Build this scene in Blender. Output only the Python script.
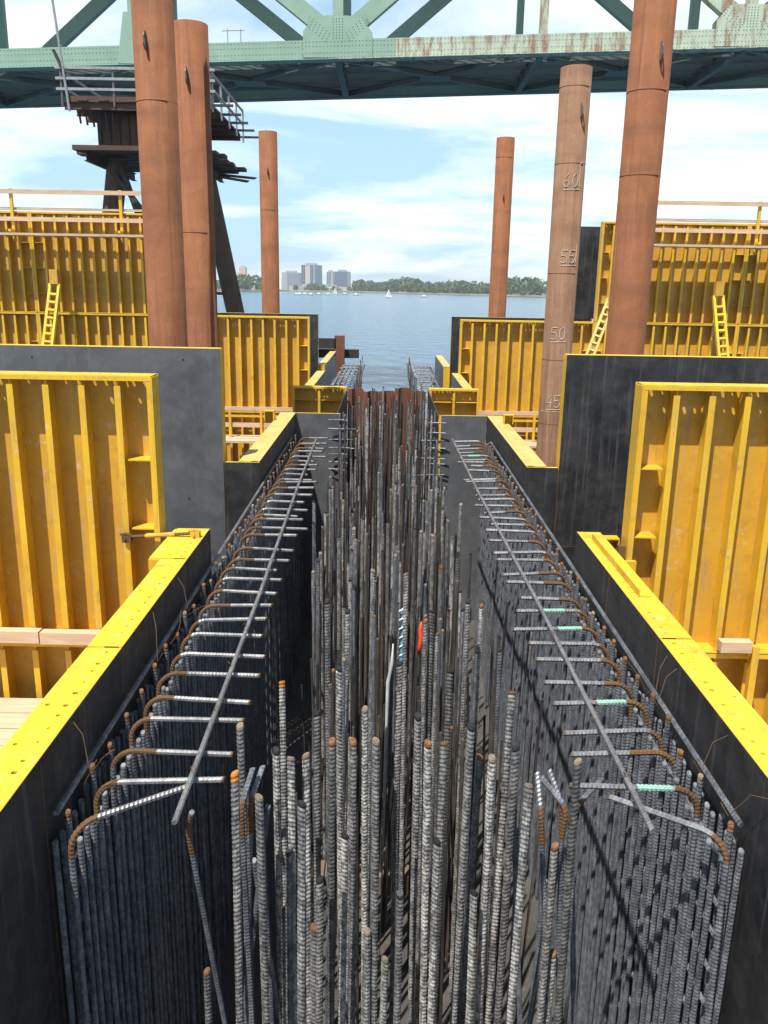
import bpy, math, random
from mathutils import Vector, Matrix
import numpy as np
random.seed(7)
for o in list(bpy.data.objects): bpy.data.objects.remove(o)
S = bpy.context.scene
COL = S.collection
R = math.radians

# ------------------------------------------------------------------ camera
F = 840.0; PITCH = math.atan((512-288)/F); ROLL = R(1.0); CZ = 6.5
fw = Vector((0, math.cos(PITCH), -math.sin(PITCH))); u0 = Vector((0, math.sin(PITCH), math.cos(PITCH))); r0 = Vector((1, 0, 0))
rt = r0*math.cos(ROLL)+u0*math.sin(ROLL); up = u0*math.cos(ROLL)-r0*math.sin(ROLL)
cam_d = bpy.data.cameras.new('camera'); cam = bpy.data.objects.new('camera', cam_d); COL.objects.link(cam)
M3 = Matrix((rt, up, -fw)).transposed()
cam.matrix_world = Matrix.Translation((0, 0, CZ)) @ M3.to_4x4()
cam_d.sensor_fit = 'VERTICAL'; cam_d.sensor_height = 36.0; cam_d.lens = 36.0*F/1024
cam_d.clip_start = 0.05; cam_d.clip_end = 20000
S.camera = cam
CAMP = Vector((0, 0, CZ))
def ray(x, y): return fw + rt*((x-384)/F) + up*((512-y)/F)
def atz(x, y, z): d = ray(x, y); return CAMP + d*((z-CZ)/d.z)
def aty(x, y, Y): d = ray(x, y); return CAMP + d*(Y/d.y)

# ------------------------------------------------------------------ light
SUN = Vector((0.24, 0.42, -1.0)).normalized()          # direction the light travels
elev = math.asin(-SUN.z); az = math.atan2(-SUN.x, -SUN.y)  # compass-like angle of the sun from +Y
sun_d = bpy.data.lights.new('sun', 'SUN'); sun_d.energy = 5.0; sun_d.angle = R(0.53); sun_d.color = (1.0, 0.955, 0.88)
sun = bpy.data.objects.new('sun', sun_d); COL.objects.link(sun)
sun.rotation_euler = (-SUN).to_track_quat('Z', 'Y').to_euler(); sun.location = (-20, -30, 60)
W = bpy.data.worlds.new('World'); S.world = W; W.use_nodes = True
nt = W.node_tree; nt.nodes.clear()
def N(nt, typ, **kw):
    n = nt.nodes.new(typ)
    for k, v in kw.items():
        if k in n.inputs: n.inputs[k].default_value = v
        else: setattr(n, k, v)
    return n
sky = N(nt, 'ShaderNodeTexSky'); sky.sky_type = 'NISHITA'; sky.sun_disc = False
sky.sun_elevation = elev; sky.sun_rotation = az; sky.air_density = 1.0; sky.dust_density = 0.6; sky.ozone_density = 1.5
bg = N(nt, 'ShaderNodeBackground', Strength=0.060); wo = N(nt, 'ShaderNodeOutputWorld')
tc = N(nt, 'ShaderNodeTexCoord'); sep = N(nt, 'ShaderNodeSeparateXYZ'); nt.links.new(tc.outputs['Generated'], sep.inputs[0])
zc = N(nt, 'ShaderNodeMath', operation='MAXIMUM'); nt.links.new(sep.outputs['Z'], zc.inputs[0]); zc.inputs[1].default_value = 0.0
zo = N(nt, 'ShaderNodeMath', operation='ADD'); nt.links.new(zc.outputs[0], zo.inputs[0]); zo.inputs[1].default_value = 0.16
dx = N(nt, 'ShaderNodeMath', operation='DIVIDE'); nt.links.new(sep.outputs['X'], dx.inputs[0]); nt.links.new(zo.outputs[0], dx.inputs[1])
dy = N(nt, 'ShaderNodeMath', operation='DIVIDE'); nt.links.new(sep.outputs['Y'], dy.inputs[0]); nt.links.new(zo.outputs[0], dy.inputs[1])
cmb = N(nt, 'ShaderNodeCombineXYZ'); nt.links.new(dx.outputs[0], cmb.inputs[0]); nt.links.new(dy.outputs[0], cmb.inputs[1])
mp = N(nt, 'ShaderNodeMapping'); nt.links.new(cmb.outputs[0], mp.inputs[0]); mp.inputs['Location'].default_value = (1.2, 3.3, 0.0); mp.inputs['Scale'].default_value = (0.62, 0.95, 1); mp.inputs['Rotation'].default_value = (0, 0, R(-14))
cn = N(nt, 'ShaderNodeTexNoise', Scale=0.95, Detail=9.0, Roughness=0.6, Distortion=0.45); nt.links.new(mp.outputs[0], cn.inputs['Vector'])
cr = N(nt, 'ShaderNodeValToRGB'); nt.links.new(cn.outputs['Fac'], cr.inputs[0])
cr.color_ramp.elements[0].position = 0.42; cr.color_ramp.elements[0].color = (0.0, 0.0, 0.0, 1)
cr.color_ramp.elements[1].position = 0.62; cr.color_ramp.elements[1].color = (0.97, 0.97, 0.97, 1)
mx = N(nt, 'ShaderNodeMix', data_type='RGBA'); hz = N(nt, 'ShaderNodeMapRange'); hz.interpolation_type = 'SMOOTHSTEP'; nt.links.new(sep.outputs['Z'], hz.inputs[0]); hz.inputs[1].default_value = 0.08; hz.inputs[2].default_value = 0.72; hz.inputs[3].default_value = 1.0; hz.inputs[4].default_value = 0.06
cf = N(nt, 'ShaderNodeMath', operation='MULTIPLY'); nt.links.new(cr.outputs[0], cf.inputs[0]); nt.links.new(hz.outputs[0], cf.inputs[1]); nt.links.new(cf.outputs[0], mx.inputs[0]); veil = N(nt, 'ShaderNodeMix', data_type='RGBA'); vf = N(nt, 'ShaderNodeMath', operation='MULTIPLY'); nt.links.new(hz.outputs[0], vf.inputs[0]); vf.inputs[1].default_value = 0.72
nt.links.new(vf.outputs[0], veil.inputs[0]); nt.links.new(sky.outputs[0], veil.inputs[6]); veil.inputs[7].default_value = (7.6, 11.9, 15.4, 1); nt.links.new(veil.outputs[2], mx.inputs[6]); mx.inputs[7].default_value = (17.2, 17.5, 17.9, 1)
nt.links.new(mx.outputs[2], bg.inputs[0]); nt.links.new(bg.outputs[0], wo.inputs[0])
vs = S.view_settings; vs.view_transform = 'Standard'; vs.look = 'None'; vs.gamma = 1.0; vs.exposure = 0.54; vs.use_curve_mapping = False
S.render.engine = 'CYCLES'
S.cycles.max_bounces = 6; S.cycles.diffuse_bounces = 3; S.cycles.glossy_bounces = 3; S.cycles.volume_bounces = 0

# ------------------------------------------------------------------ materials
MATS = {}
def newmat(name):
    m = bpy.data.materials.new(name); m.use_nodes = True; t = m.node_tree; t.nodes.clear()
    out = N(t, 'ShaderNodeOutputMaterial'); b = N(t, 'ShaderNodeBsdfPrincipled'); t.links.new(b.outputs[0], out.inputs[0])
    MATS[name] = m; return m, t, b
def coord(t, kind='Object', scale=(1, 1, 1), rnd=True):
    c = N(t, 'ShaderNodeTexCoord'); mpn = N(t, 'ShaderNodeMapping'); mpn.inputs['Scale'].default_value = scale
    t.links.new(c.outputs[kind], mpn.inputs[0])
    if rnd:
        oi = N(t, 'ShaderNodeObjectInfo'); mm = N(t, 'ShaderNodeMath', operation='MULTIPLY'); t.links.new(oi.outputs['Random'], mm.inputs[0]); mm.inputs[1].default_value = 37.0
        cx = N(t, 'ShaderNodeCombineXYZ')
        for i in range(3): t.links.new(mm.outputs[0], cx.inputs[i])
        t.links.new(cx.outputs[0], mpn.inputs['Location'])
    return mpn.outputs[0]
def noise(t, vec, scale, detail=4, rough=0.55, dist=0.0):
    n = N(t, 'ShaderNodeTexNoise', Scale=scale, Detail=detail, Roughness=rough, Distortion=dist); t.links.new(vec, n.inputs['Vector']); return n.outputs['Fac']
def ramp(t, fac, stops):
    r_ = N(t, 'ShaderNodeValToRGB'); t.links.new(fac, r_.inputs[0]); e = r_.color_ramp.elements
    while len(e) < len(stops): e.new(0.5)
    for i, (p, c) in enumerate(stops):
        e[i].position = p; e[i].color = (c[0], c[1], c[2], 1) if isinstance(c, (tuple, list)) else (c, c, c, 1)
    return r_.outputs[0]
def mixc(t, fac, a, b_):
    m = N(t, 'ShaderNodeMix', data_type='RGBA')
    for sock, v in ((m.inputs[0], fac), (m.inputs[6], a), (m.inputs[7], b_)):
        if isinstance(v, (int, float)): sock.default_value = v
        elif isinstance(v, tuple): sock.default_value = (*v, 1)
        else: t.links.new(v, sock)
    return m.outputs[2]
def bump(t, b, h, strength=0.3, dist=0.01):
    n = N(t, 'ShaderNodeBump', Strength=strength, Distance=dist); t.links.new(h, n.inputs['Height']); t.links.new(n.outputs[0], b.inputs['Normal'])
def obj_random(t):
    oi = N(t, 'ShaderNodeObjectInfo'); return oi.outputs['Random']

def mk_yellow(name, base, dirt, rustamt, pale=0.35):
    m, t, b = newmat(name)
    v = coord(t)
    n1 = noise(t, v, 1.7, 6, 0.6); n2 = noise(t, v, 23, 5, 0.65)
    vs_ = coord(t, scale=(9, 9, 0.8)); n3 = noise(t, vs_, 2.2, 5, 0.6)
    c = mixc(t, ramp(t, n1, [(0.35, 0.0), (0.75, 1.0)]), base, tuple(x*y for x, y in zip(base, (0.80, 0.72, 0.6))))
    c = mixc(t, ramp(t, n3, [(0.52, 0.0), (0.78, dirt)]), c, (0.36, 0.27, 0.14))
    c = mixc(t, ramp(t, n2, [(0.66, 0.0), (0.74, rustamt)]), c, (0.20, 0.09, 0.03))
    n5 = noise(t, v, 9.0, 7, 0.75, 0.4); c = mixc(t, ramp(t, n5, [(0.58, 0.0), (0.66, pale)]), c, (0.60, 0.52, 0.36))
    n8 = noise(t, v, 4.1, 7, 0.7, 0.3); c = mixc(t, ramp(t, n8, [(0.55, 0.0), (0.70, 0.6)]), c, (0.30, 0.17, 0.05))
    t.links.new(c, b.inputs['Base Color'])
    t.links.new(ramp(t, n1, [(0.3, 0.38), (0.7, 0.6)]), b.inputs['Roughness'])
    bump(t, b, n2, 0.12, 0.004)
mk_yellow('yellow_paint', (0.72, 0.44, 0.022), 0.65, 0.7, 0.6)
mk_yellow('flange_yellow', (0.76, 0.55, 0.040), 0.45, 0.6, 0.6)
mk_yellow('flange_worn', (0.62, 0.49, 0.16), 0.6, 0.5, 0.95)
mk_yellow('skin_back', (0.62, 0.355, 0.032), 0.85, 0.7, 0.5)

def mk_skin(name, c1, c2, streak, smudge, sm_col):
    m, t, b = newmat(name)
    v = coord(t); n1 = noise(t, v, 1.3, 7, 0.62, 0.6); n2 = noise(t, v, 9, 6, 0.7); v2 = coord(t, scale=(14, 14, 0.5)); n3 = noise(t, v2, 1.4, 5, 0.65)
    c = mixc(t, ramp(t, n1, [(0.30, 0.0), (0.72, 1.0)]), c1, c2)
    c = mixc(t, ramp(t, n3, [(0.55, 0.0), (0.80, streak)]), c, (0.16, 0.155, 0.15))
    n5 = noise(t, v, 3.6, 8, 0.74, 0.25); c = mixc(t, ramp(t, n5, [(0.46, 0.0), (0.74, smudge)]), c, sm_col)
    n6 = noise(t, v, 17, 6, 0.75); c = mixc(t, ramp(t, n6, [(0.63, 0.0), (0.74, 0.55)]), c, (0.15, 0.085, 0.05))
    t.links.new(c, b.inputs['Base Color']); t.links.new(ramp(t, n2, [(0.3, 0.32), (0.7, 0.62)]), b.inputs['Roughness']); bump(t, b, n2, 0.08, 0.004)
mk_skin('dark_skin', (0.010, 0.010, 0.011), (0.034, 0.034, 0.036), 0.6, 0.4, (0.11, 0.105, 0.10))
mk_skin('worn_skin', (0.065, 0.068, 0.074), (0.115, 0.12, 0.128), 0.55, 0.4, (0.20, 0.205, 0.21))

def mk_rust(name, c1, c2, c3, pale, pcol=(0.30, 0.15, 0.075)):
    m, t, b = newmat(name)
    v = coord(t); n1 = noise(t, v, 1.9, 8, 0.72, 0.5); n2 = noise(t, v, 26, 6, 0.75); v2 = coord(t, scale=(5, 5, 0.35)); n3 = noise(t, v2, 2.0, 5, 0.6)
    v3 = coord(t, scale=(0.25, 0.25, 2.6)); n4 = noise(t, v3, 1.0, 4, 0.6)
    c = mixc(t, ramp(t, n1, [(0.3, 0.0), (0.7, 1.0)]), c1, c2)
    c = mixc(t, ramp(t, n4, [(0.5, 0.0), (0.75, 0.55)]), c, c3)
    c = mixc(t, ramp(t, n3, [(0.52, 0.0), (0.78, pale)]), c, pcol)
    v7 = coord(t, scale=(7, 7, 0.18)); n7 = noise(t, v7, 1.6, 6, 0.7); c = mixc(t, ramp(t, n7, [(0.54, 0.0), (0.70, 0.6)]), c, tuple(x*0.5 for x in c3))
    c = mixc(t, ramp(t, n2, [(0.52, 0.0), (0.75, 0.5)]), c, (0.07, 0.03, 0.018))
    t.links.new(c, b.inputs['Base Color']); b.inputs['Roughness'].default_value = 0.85; bump(t, b, n2, 0.25, 0.006)
mk_rust('pile_rust', (0.155, 0.052, 0.019), (0.245, 0.088, 0.031), (0.095, 0.035, 0.015), 0.45, (0.32, 0.15, 0.065))
mk_rust('pile_pale', (0.15, 0.074, 0.038), (0.235, 0.128, 0.072), (0.11, 0.050, 0.026), 0.75, (0.31, 0.20, 0.12))
mk_rust('sheet_rust', (0.13, 0.045, 0.024), (0.19, 0.07, 0.034), (0.06, 0.030, 0.022), 0.35)
mk_rust('tower_rust', (0.075, 0.042, 0.030), (0.105, 0.058, 0.040), (0.05, 0.030, 0.024), 0.2)
mk_rust('bar_rust', (0.10, 0.054, 0.022), (0.155, 0.08, 0.032), (0.05, 0.028, 0.016), 0.1)

def mk_bar(name, a, b2, white, amt, rough=0.55, metal=0.35, rustamt=0.4, fleck=0.3):
    m, t, b = newmat(name)
    v = coord(t); n1 = noise(t, v, 14, 4, 0.65); v2 = coord(t, scale=(1, 1, 0.22)); n2 = noise(t, v2, 9, 4, 0.6); n3 = noise(t, v, 5, 4, 0.6)
    c = mixc(t, ramp(t, n3, [(0.35, 0.0), (0.65, 1.0)]), a, b2)
    c = mixc(t, ramp(t, n1, [(0.6, 0.0), (0.75, rustamt)]), c, (0.16, 0.075, 0.03))
    w = ramp(t, n2, [(0.5-amt*0.25, 0.0), (0.62, 0.95)])
    wr = N(t, 'ShaderNodeMath', operation='MULTIPLY'); t.links.new(w, wr.inputs[0]); wr.inputs[1].default_value = amt
    oi = obj_random(t); wr2 = N(t, 'ShaderNodeMath', operation='MULTIPLY'); t.links.new(wr.outputs[0], wr2.inputs[0]); t.links.new(ramp(t, oi, [(0.0, 0.08), (0.55, 0.6), (1.0, 1.0)]), wr2.inputs[1])
    c = mixc(t, wr2.outputs[0], c, white)
    v4 = coord(t, scale=(1, 1, 0.55)); n6 = noise(t, v4, 38, 5, 0.7); c = mixc(t, ramp(t, n6, [(0.45, 0.0), (0.56, fleck)]), c, (0.035, 0.034, 0.034))
    t.links.new(c, b.inputs['Base Color']); b.inputs['Roughness'].default_value = rough; b.inputs['Metallic'].default_value = metal
    bump(t, b, n1, 0.15, 0.002)
mk_bar('dowel_steel', (0.06, 0.06, 0.065), (0.16, 0.157, 0.155), (0.64, 0.62, 0.58), 0.95, 0.6, 0.15, 0.5, 0.7)
mk_bar('cage_steel', (0.11, 0.125, 0.15), (0.23, 0.245, 0.275), (0.42, 0.41, 0.40), 0.35, 0.45, 0.3, 0.6, 0.5)
mk_bar('hook_steel', (0.20, 0.20, 0.21), (0.33, 0.33, 0.33), (0.55, 0.54, 0.52), 0.6, 0.42, 0.45, 0.3)
mk_bar('brown_steel', (0.045, 0.034, 0.027), (0.10, 0.078, 0.062), (0.33, 0.30, 0.26), 0.2, 0.6, 0.15, 0.7, 0.5)
mk_bar('gap_shade_bar', (0.018, 0.016, 0.015), (0.05, 0.043, 0.038), (0.2, 0.19, 0.17), 0.2, 0.6, 0.2, 0.6, 0.4)  # bars coloured near black so the gaps between dowels read as shade
def plain(name, col, rough=0.6, metal=0.0, var=0.25, scale=8):
    m, t, b = newmat(name); v = coord(t); n1 = noise(t, v, scale, 5, 0.6)
    c = mixc(t, ramp(t, n1, [(0.3, 0.0), (0.7, 1.0)]), tuple(x*(1-var) for x in col), tuple(min(1, x*(1+var)) for x in col))
    t.links.new(c, b.inputs['Base Color']); b.inputs['Roughness'].default_value = rough; b.inputs['Metallic'].default_value = metal; bump(t, b, n1, 0.1, 0.005)
plain('tip_orange', (0.15, 0.07, 0.03), 0.85, 0, 0.5, 30); plain('tip_bright', (0.42, 0.17, 0.03), 0.75); plain('tip_black', (0.02, 0.02, 0.022), 0.5); plain('tip_pale', (0.18, 0.14, 0.105), 0.85, 0, 0.4, 30)
plain('mint_paint', (0.24, 0.52, 0.39), 0.6); plain('pink_paint', (0.45, 0.18, 0.22), 0.7); plain('chalk', (0.58, 0.48, 0.40), 0.9)
plain('old_timber', (0.15, 0.115, 0.085), 0.9); plain('hole_dark', (0.02, 0.02, 0.02), 0.8); plain('blue_rope', (0.12, 0.30, 0.48), 0.6); plain('red_plastic', (0.75, 0.08, 0.03), 0.5); plain('tip_white', (0.5, 0.53, 0.53), 0.6); plain('white_plastic', (0.72, 0.74, 0.74), 0.5)
plain('galv', (0.30, 0.305, 0.31), 0.6, 0.2); plain('galv_dark', (0.16, 0.14, 0.13), 0.6, 0.3); plain('dark_steel', (0.03, 0.027, 0.025), 0.7)
plain('far_white', (0.8, 0.8, 0.8), 0.5); plain('far_pink', (0.55, 0.33, 0.27), 0.8); plain('far_beige', (0.50, 0.44, 0.38), 0.8); plain('far_grey', (0.34, 0.37, 0.40), 0.7)

m, t, b = newmat('timber')
v = coord(t, scale=(0.6, 9, 9)); n1 = noise(t, v, 4, 5, 0.6, 0.5); vb = coord(t); n2 = noise(t, vb, 2, 4, 0.6)
c = mixc(t, ramp(t, n1, [(0.35, 0.0), (0.7, 1.0)]), (0.50, 0.34, 0.21), (0.66, 0.49, 0.34)); c = mixc(t, ramp(t, n2, [(0.5, 0.0), (0.75, 0.6)]), c, (0.36, 0.28, 0.22))
t.links.new(c, b.inputs['Base Color']); b.inputs['Roughness'].default_value = 0.85; bump(t, b, n1, 0.2, 0.004)

m, t, b = newmat('concrete')
v = coord(t, rnd=False); n1 = noise(t, v, 1.2, 6, 0.65); n2 = noise(t, v, 14, 5, 0.7)
c = mixc(t, ramp(t, n1, [(0.3, 0.0), (0.7, 1.0)]), (0.035, 0.033, 0.03), (0.085, 0.08, 0.073)); c = mixc(t, ramp(t, n2, [(0.55, 0.0), (0.75, 0.6)]), c, (0.16, 0.12, 0.09))
t.links.new(c, b.inputs['Base Color']); b.inputs['Roughness'].default_value = 0.9; bump(t, b, n2, 0.4, 0.02)

def mk_green(name, base, rust_lo, rust_hi, rustmax):
    m, t, b = newmat(name)
    v = coord(t); n1 = noise(t, v, 0.7, 5, 0.6); v2 = coord(t, scale=(1.1, 1.1, 0.22)); n2 = noise(t, v2, 2.4, 6, 0.7); n3 = noise(t, v, 9, 4, 0.6)
    c = mixc(t, ramp(t, n1, [(0.3, 0.0), (0.7, 1.0)]), base, tuple(min(1, x*1.18+0.02) for x in base))
    c = mixc(t, ramp(t, n2, [(rust_lo, 0.0), (rust_hi, rustmax)]), c, (0.24, 0.09, 0.04))
    c = mixc(t, ramp(t, n3, [(0.6, 0.0), (0.8, 0.25)]), c, (0.2, 0.2, 0.16))
    t.links.new(c, b.inputs['Base Color']); b.inputs['Roughness'].default_value = 0.6
mk_green('bridge_green', (0.215, 0.325, 0.245), 0.60, 0.74, 0.4)
mk_green('bridge_rusted', (0.40, 0.455, 0.34), 0.47, 0.62, 0.85)

mk_green('bridge_shade', (0.075, 0.10, 0.085), 0.6, 0.75, 0.4)  # darker green: the shade under the bridge is put into this colour

m, t, b = newmat('water')
v = coord(t, scale=(1.0, 0.55, 1), rnd=False); n1 = noise(t, v, 0.55, 6, 0.62, 0.4); v2 = coord(t, scale=(1, 0.35, 1), rnd=False); n2 = noise(t, v2, 0.035, 3, 0.5)
ad = N(t, 'ShaderNodeMath', operation='MULTIPLY_ADD'); t.links.new(n2, ad.inputs[0]); ad.inputs[1].default_value = 0.8; t.links.new(n1, ad.inputs[2])
b.inputs['Base Color'].default_value = (0.028, 0.09, 0.15, 1); b.inputs['Roughness'].default_value = 0.16; b.inputs['IOR'].default_value = 1.33; bump(t, b, ad.outputs[0], 0.85, 0.45)

m, t, b = newmat('foliage')
v = coord(t, rnd=False); n1 = noise(t, v, 0.07, 5, 0.7)
t.links.new(mixc(t, ramp(t, n1, [(0.3, 0.0), (0.7, 1.0)]), (0.035, 0.085, 0.022), (0.09, 0.16, 0.045)), b.inputs['Base Color']); b.inputs['Roughness'].default_value = 0.8
m, t, b = newmat('land')
v = coord(t, rnd=False); n1 = noise(t, v, 0.02, 5, 0.7)
t.links.new(mixc(t, ramp(t, n1, [(0.3, 0.0), (0.7, 1.0)]), (0.10, 0.12, 0.05), (0.24, 0.20, 0.14)), b.inputs['Base Color']); b.inputs['Roughness'].default_value = 0.9

def mk_facade(name, wall, glass, sx, sz):
    m, t, b = newmat(name)
    v = coord(t, rnd=False); br = N(t, 'ShaderNodeTexBrick', Scale=1.0); br.offset = 0.0
    br.inputs['Brick Width'].default_value = sx; br.inputs['Row Height'].default_value = sz; br.inputs['Mortar Size'].default_value = 0.7; br.inputs['Color1'].default_value = (*glass, 1); br.inputs['Color2'].default_value = (*[g*1.4 for g in glass], 1); br.inputs['Mortar'].default_value = (*wall, 1)
    sp = N(t, 'ShaderNodeSeparateXYZ'); t.links.new(v, sp.inputs[0]); ad_ = N(t, 'ShaderNodeMath', operation='ADD'); t.links.new(sp.outputs['X'], ad_.inputs[0]); t.links.new(sp.outputs['Y'], ad_.inputs[1])
    cx = N(t, 'ShaderNodeCombineXYZ'); t.links.new(ad_.outputs[0], cx.inputs[0]); t.links.new(sp.outputs['Z'], cx.inputs[1]); t.links.new(cx.outputs[0], br.inputs['Vector'])
    t.links.new(br.outputs['Color'], b.inputs['Base Color']); b.inputs['Roughness'].default_value = 0.4
mk_facade('facade_blue', (0.13, 0.19, 0.26), (0.03, 0.06, 0.10), 3.2, 3.4)
mk_facade('facade_pale', (0.27, 0.32, 0.37), (0.06, 0.10, 0.15), 3.0, 3.2)

# ------------------------------------------------------------------ mesh helpers
class MB:
    def __init__(s): s.v = []; s.f = []; s.m = []
    def poly(s, pts, mat=0):
        i = len(s.v); s.v += [tuple(p) for p in pts]; s.f.append(tuple(range(i, i+len(pts)))); s.m.append(mat)
    def box(s, x0, x1, y0, y1, z0, z1, mat=0, mats=None):
        i = len(s.v)
        s.v += [(x0, y0, z0), (x1, y0, z0), (x1, y1, z0), (x0, y1, z0), (x0, y0, z1), (x1, y0, z1), (x1, y1, z1), (x0, y1, z1)]
        fs = [(0, 3, 2, 1), (4, 5, 6, 7), (0, 1, 5, 4), (1, 2, 6, 5), (2, 3, 7, 6), (3, 0, 4, 7)]   # bottom top -y +x +y -x
        for k, q in enumerate(fs): s.f.append(tuple(i+a for a in q)); s.m.append(mats[k] if mats else mat)
        return s
    def beam(s, p0, p1, w, h, mat=0, upv=(0, 0, 1)):
        p0 = Vector(p0); p1 = Vector(p1); d = (p1-p0).normalized(); upv = Vector(upv)
        if abs(d.dot(upv)) > 0.98: upv = Vector((0, 1, 0))
        sx = d.cross(upv).normalized(); sz = sx.cross(d).normalized(); i = len(s.v)
        for p in (p0, p1):
            for a, b_ in ((-1, -1), (1, -1), (1, 1), (-1, 1)): s.v.append(tuple(p+sx*(a*w/2)+sz*(b_*h/2)))
        for q in ((0, 1, 2, 3), (7, 6, 5, 4), (0, 4, 5, 1), (1, 5, 6, 2), (2, 6, 7, 3), (3, 7, 4, 0)): s.f.append(tuple(i+a for a in q)); s.m.append(mat)
        return s
    def ibeam(s, p0, p1, w, h, th=0.03, mat=0):
        p0 = Vector(p0); p1 = Vector(p1); d = (p1-p0).normalized(); upv = Vector((0, 0, 1)) if abs(d.z) < 0.9 else Vector((0, 1, 0))
        sx = d.cross(upv).normalized(); sz = sx.cross(d).normalized()
        s.beam(p0, p1, th, h-2*th-0.004, mat); s.beam(p0+sz*(h/2-th/2), p1+sz*(h/2-th/2), w, th, mat); s.beam(p0-sz*(h/2-th/2), p1-sz*(h/2-th/2), w, th, mat); return s
    def tube(s, path, radii, n=8, matf=None, caps=True, capmat=None, slant=0.0):
        P = [Vector(p) for p in path]; k = len(P)
        if not hasattr(radii, '__len__'): radii = [radii]*k
        T = [(P[min(i+1, k-1)]-P[max(i-1, 0)]).normalized() for i in range(k)]
        a = Vector((0, 0, 1)) if abs(T[0].z) < 0.9 else Vector((1, 0, 0)); nx = T[0].cross(a).normalized()
        base = len(s.v)
        for i in range(k):
            nx = (nx - T[i]*nx.dot(T[i])).normalized(); ny = T[i].cross(nx)
            for j in range(n):
                an = 2*math.pi*j/n; s.v.append(tuple(P[i]+(nx*math.cos(an)+ny*math.sin(an))*radii[i]+T[i]*(slant*math.cos(an))))
        for i in range(k-1):
            mi = matf(i/(k-1)) if matf else 0
            for j in range(n):
                j2 = (j+1) % n; s.f.append((base+i*n+j, base+i*n+j2, base+(i+1)*n+j2, base+(i+1)*n+j)); s.m.append(mi)
        if caps:
            s.f.append(tuple(base+j for j in reversed(range(n)))); s.m.append(matf(0) if matf else 0)
            s.f.append(tuple(base+(k-1)*n+j for j in range(n))); s.m.append(capmat if capmat is not None else (matf(1) if matf else 0))
        return s
    def mesh(s, name, mats, smooth=False):
        me = bpy.data.meshes.new(name); me.from_pydata(s.v, [], s.f)
        for k in mats: me.materials.append(MATS[k])
        me.polygons.foreach_set('material_index', s.m)
        if smooth: me.polygons.foreach_set('use_smooth', [True]*len(s.f))
        me.update(); return me
    def build(s, name, mats, parent=None, loc=(0, 0, 0), smooth=False):
        if isinstance(mats, str): mats = [mats]
        return put(name, s.mesh(name, mats, smooth), parent, loc)
def put(name, me, parent=None, loc=(0, 0, 0), rot=None):
    o = bpy.data.objects.new(name, me); COL.objects.link(o); o.location = loc
    if rot: o.rotation_euler = rot
    if parent: o.parent = parent
    return o
def tag(o, label=None, cat=None, group=None, kind=None):
    if label: o['label'] = label
    if cat: o['category'] = cat
    if group: o['group'] = group
    if kind: o['kind'] = kind
    return o
def thing(name, label, cat, loc=(0, 0, 0), rz=0, group=None):
    o = bpy.data.objects.new(name, None); COL.objects.link(o); o.location = loc; o.rotation_euler = (0, 0, rz); o.empty_display_size = 0.2
    return tag(o, label, cat, group)
def resample(path, step):
    P = [Vector(p) for p in path]; out = [P[0]]; acc = 0.0
    for a, b_ in zip(P, P[1:]):
        L = (b_-a).length; 
        if L < 1e-9: continue
        tpos = step-acc
        while tpos <= L: out.append(a.lerp(b_, tpos/L)); tpos += step
        acc = L-(tpos-step)
    return out
def rebar(path, r, pitch=0.024, n=8, matf=None, mb=None, ribs=True, capmat=None, hi=1.15):
    mb = mb or MB()
    if ribs:
        pts = resample(path, pitch/2); rad = [r*(hi if i % 2 else 0.97) for i in range(len(pts))]
    else: pts = path; rad = r
    return mb.tube(pts, rad, n, matf, True, capmat, slant=0.45*r if ribs else 0.0)
def arc(c, r, a0, a1, k, plane='xz'):
    out = []
    for i in range(k+1):
        a = a0+(a1-a0)*i/k; x = c[0]+r*math.cos(a); z = c[2]+r*math.sin(a)
        out.append((x, c[1], z))
    return out

# ------------------------------------------------------------------ setting
ZT = 4.36; ZH = 5.75; ZF = 0.5; PH = 2.44         # trench wall top, tall form top, floor, form height
YN, YB = 7.35, 10.4                                # cross wall: near skin, far skin
Y3, Y4, Y5 = 14.75, 18.9, 22.3
XL, XR = -1.58, 1.78                               # trench inner faces
def sheet(name, x0, x1, y0, y1, z, mat):
    return tag(MB().box(x0, x1, y0, y1, z-0.0, z, 0).build(name, mat), kind='structure')
w = MB(); w.poly([(-4000, -60, 0), (4000, -60, 0), (4000, 5600, 0), (-4000, 5600, 0)])
tag(w.build('river', 'water'), 'rippled blue river stretching to a wooded far shore', kind='structure')
slab = tag(MB().box(-15, 15, -4, Y4+0.45, -2.2, ZF).box(-15, -0.80, Y4+0.451, 33, -2.2, ZF).box(0.74, 15, Y4+0.451, 33, -2.2, ZF).build('concrete_slab', 'concrete'), 'grey concrete floor slab under the formwork', kind='structure')
# far shore land
sh = [(-2600, 900), (-700, 1180), (-300, 1225), (-145, 1230), (-52, 1268), (20, 1180), (90, 1060), (178, 950), (330, 880), (900, 820), (2600, 760)]
lm = MB()
for (xa, ya), (xb, yb) in zip(sh, sh[1:]):
    lm.poly([(xa, ya, -0.5), (xb, yb, -0.5), (xb, yb+14, 1.4), (xa, ya+14, 1.4)])
    lm.poly([(xa, ya+14, 1.4), (xb, yb+14, 1.4), (xb*1.5, 5500, 3), (xa*1.5, 5500, 3)])
tag(lm.build('far_shore', 'land'), 'low far shore across the river', kind='structure')

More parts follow.
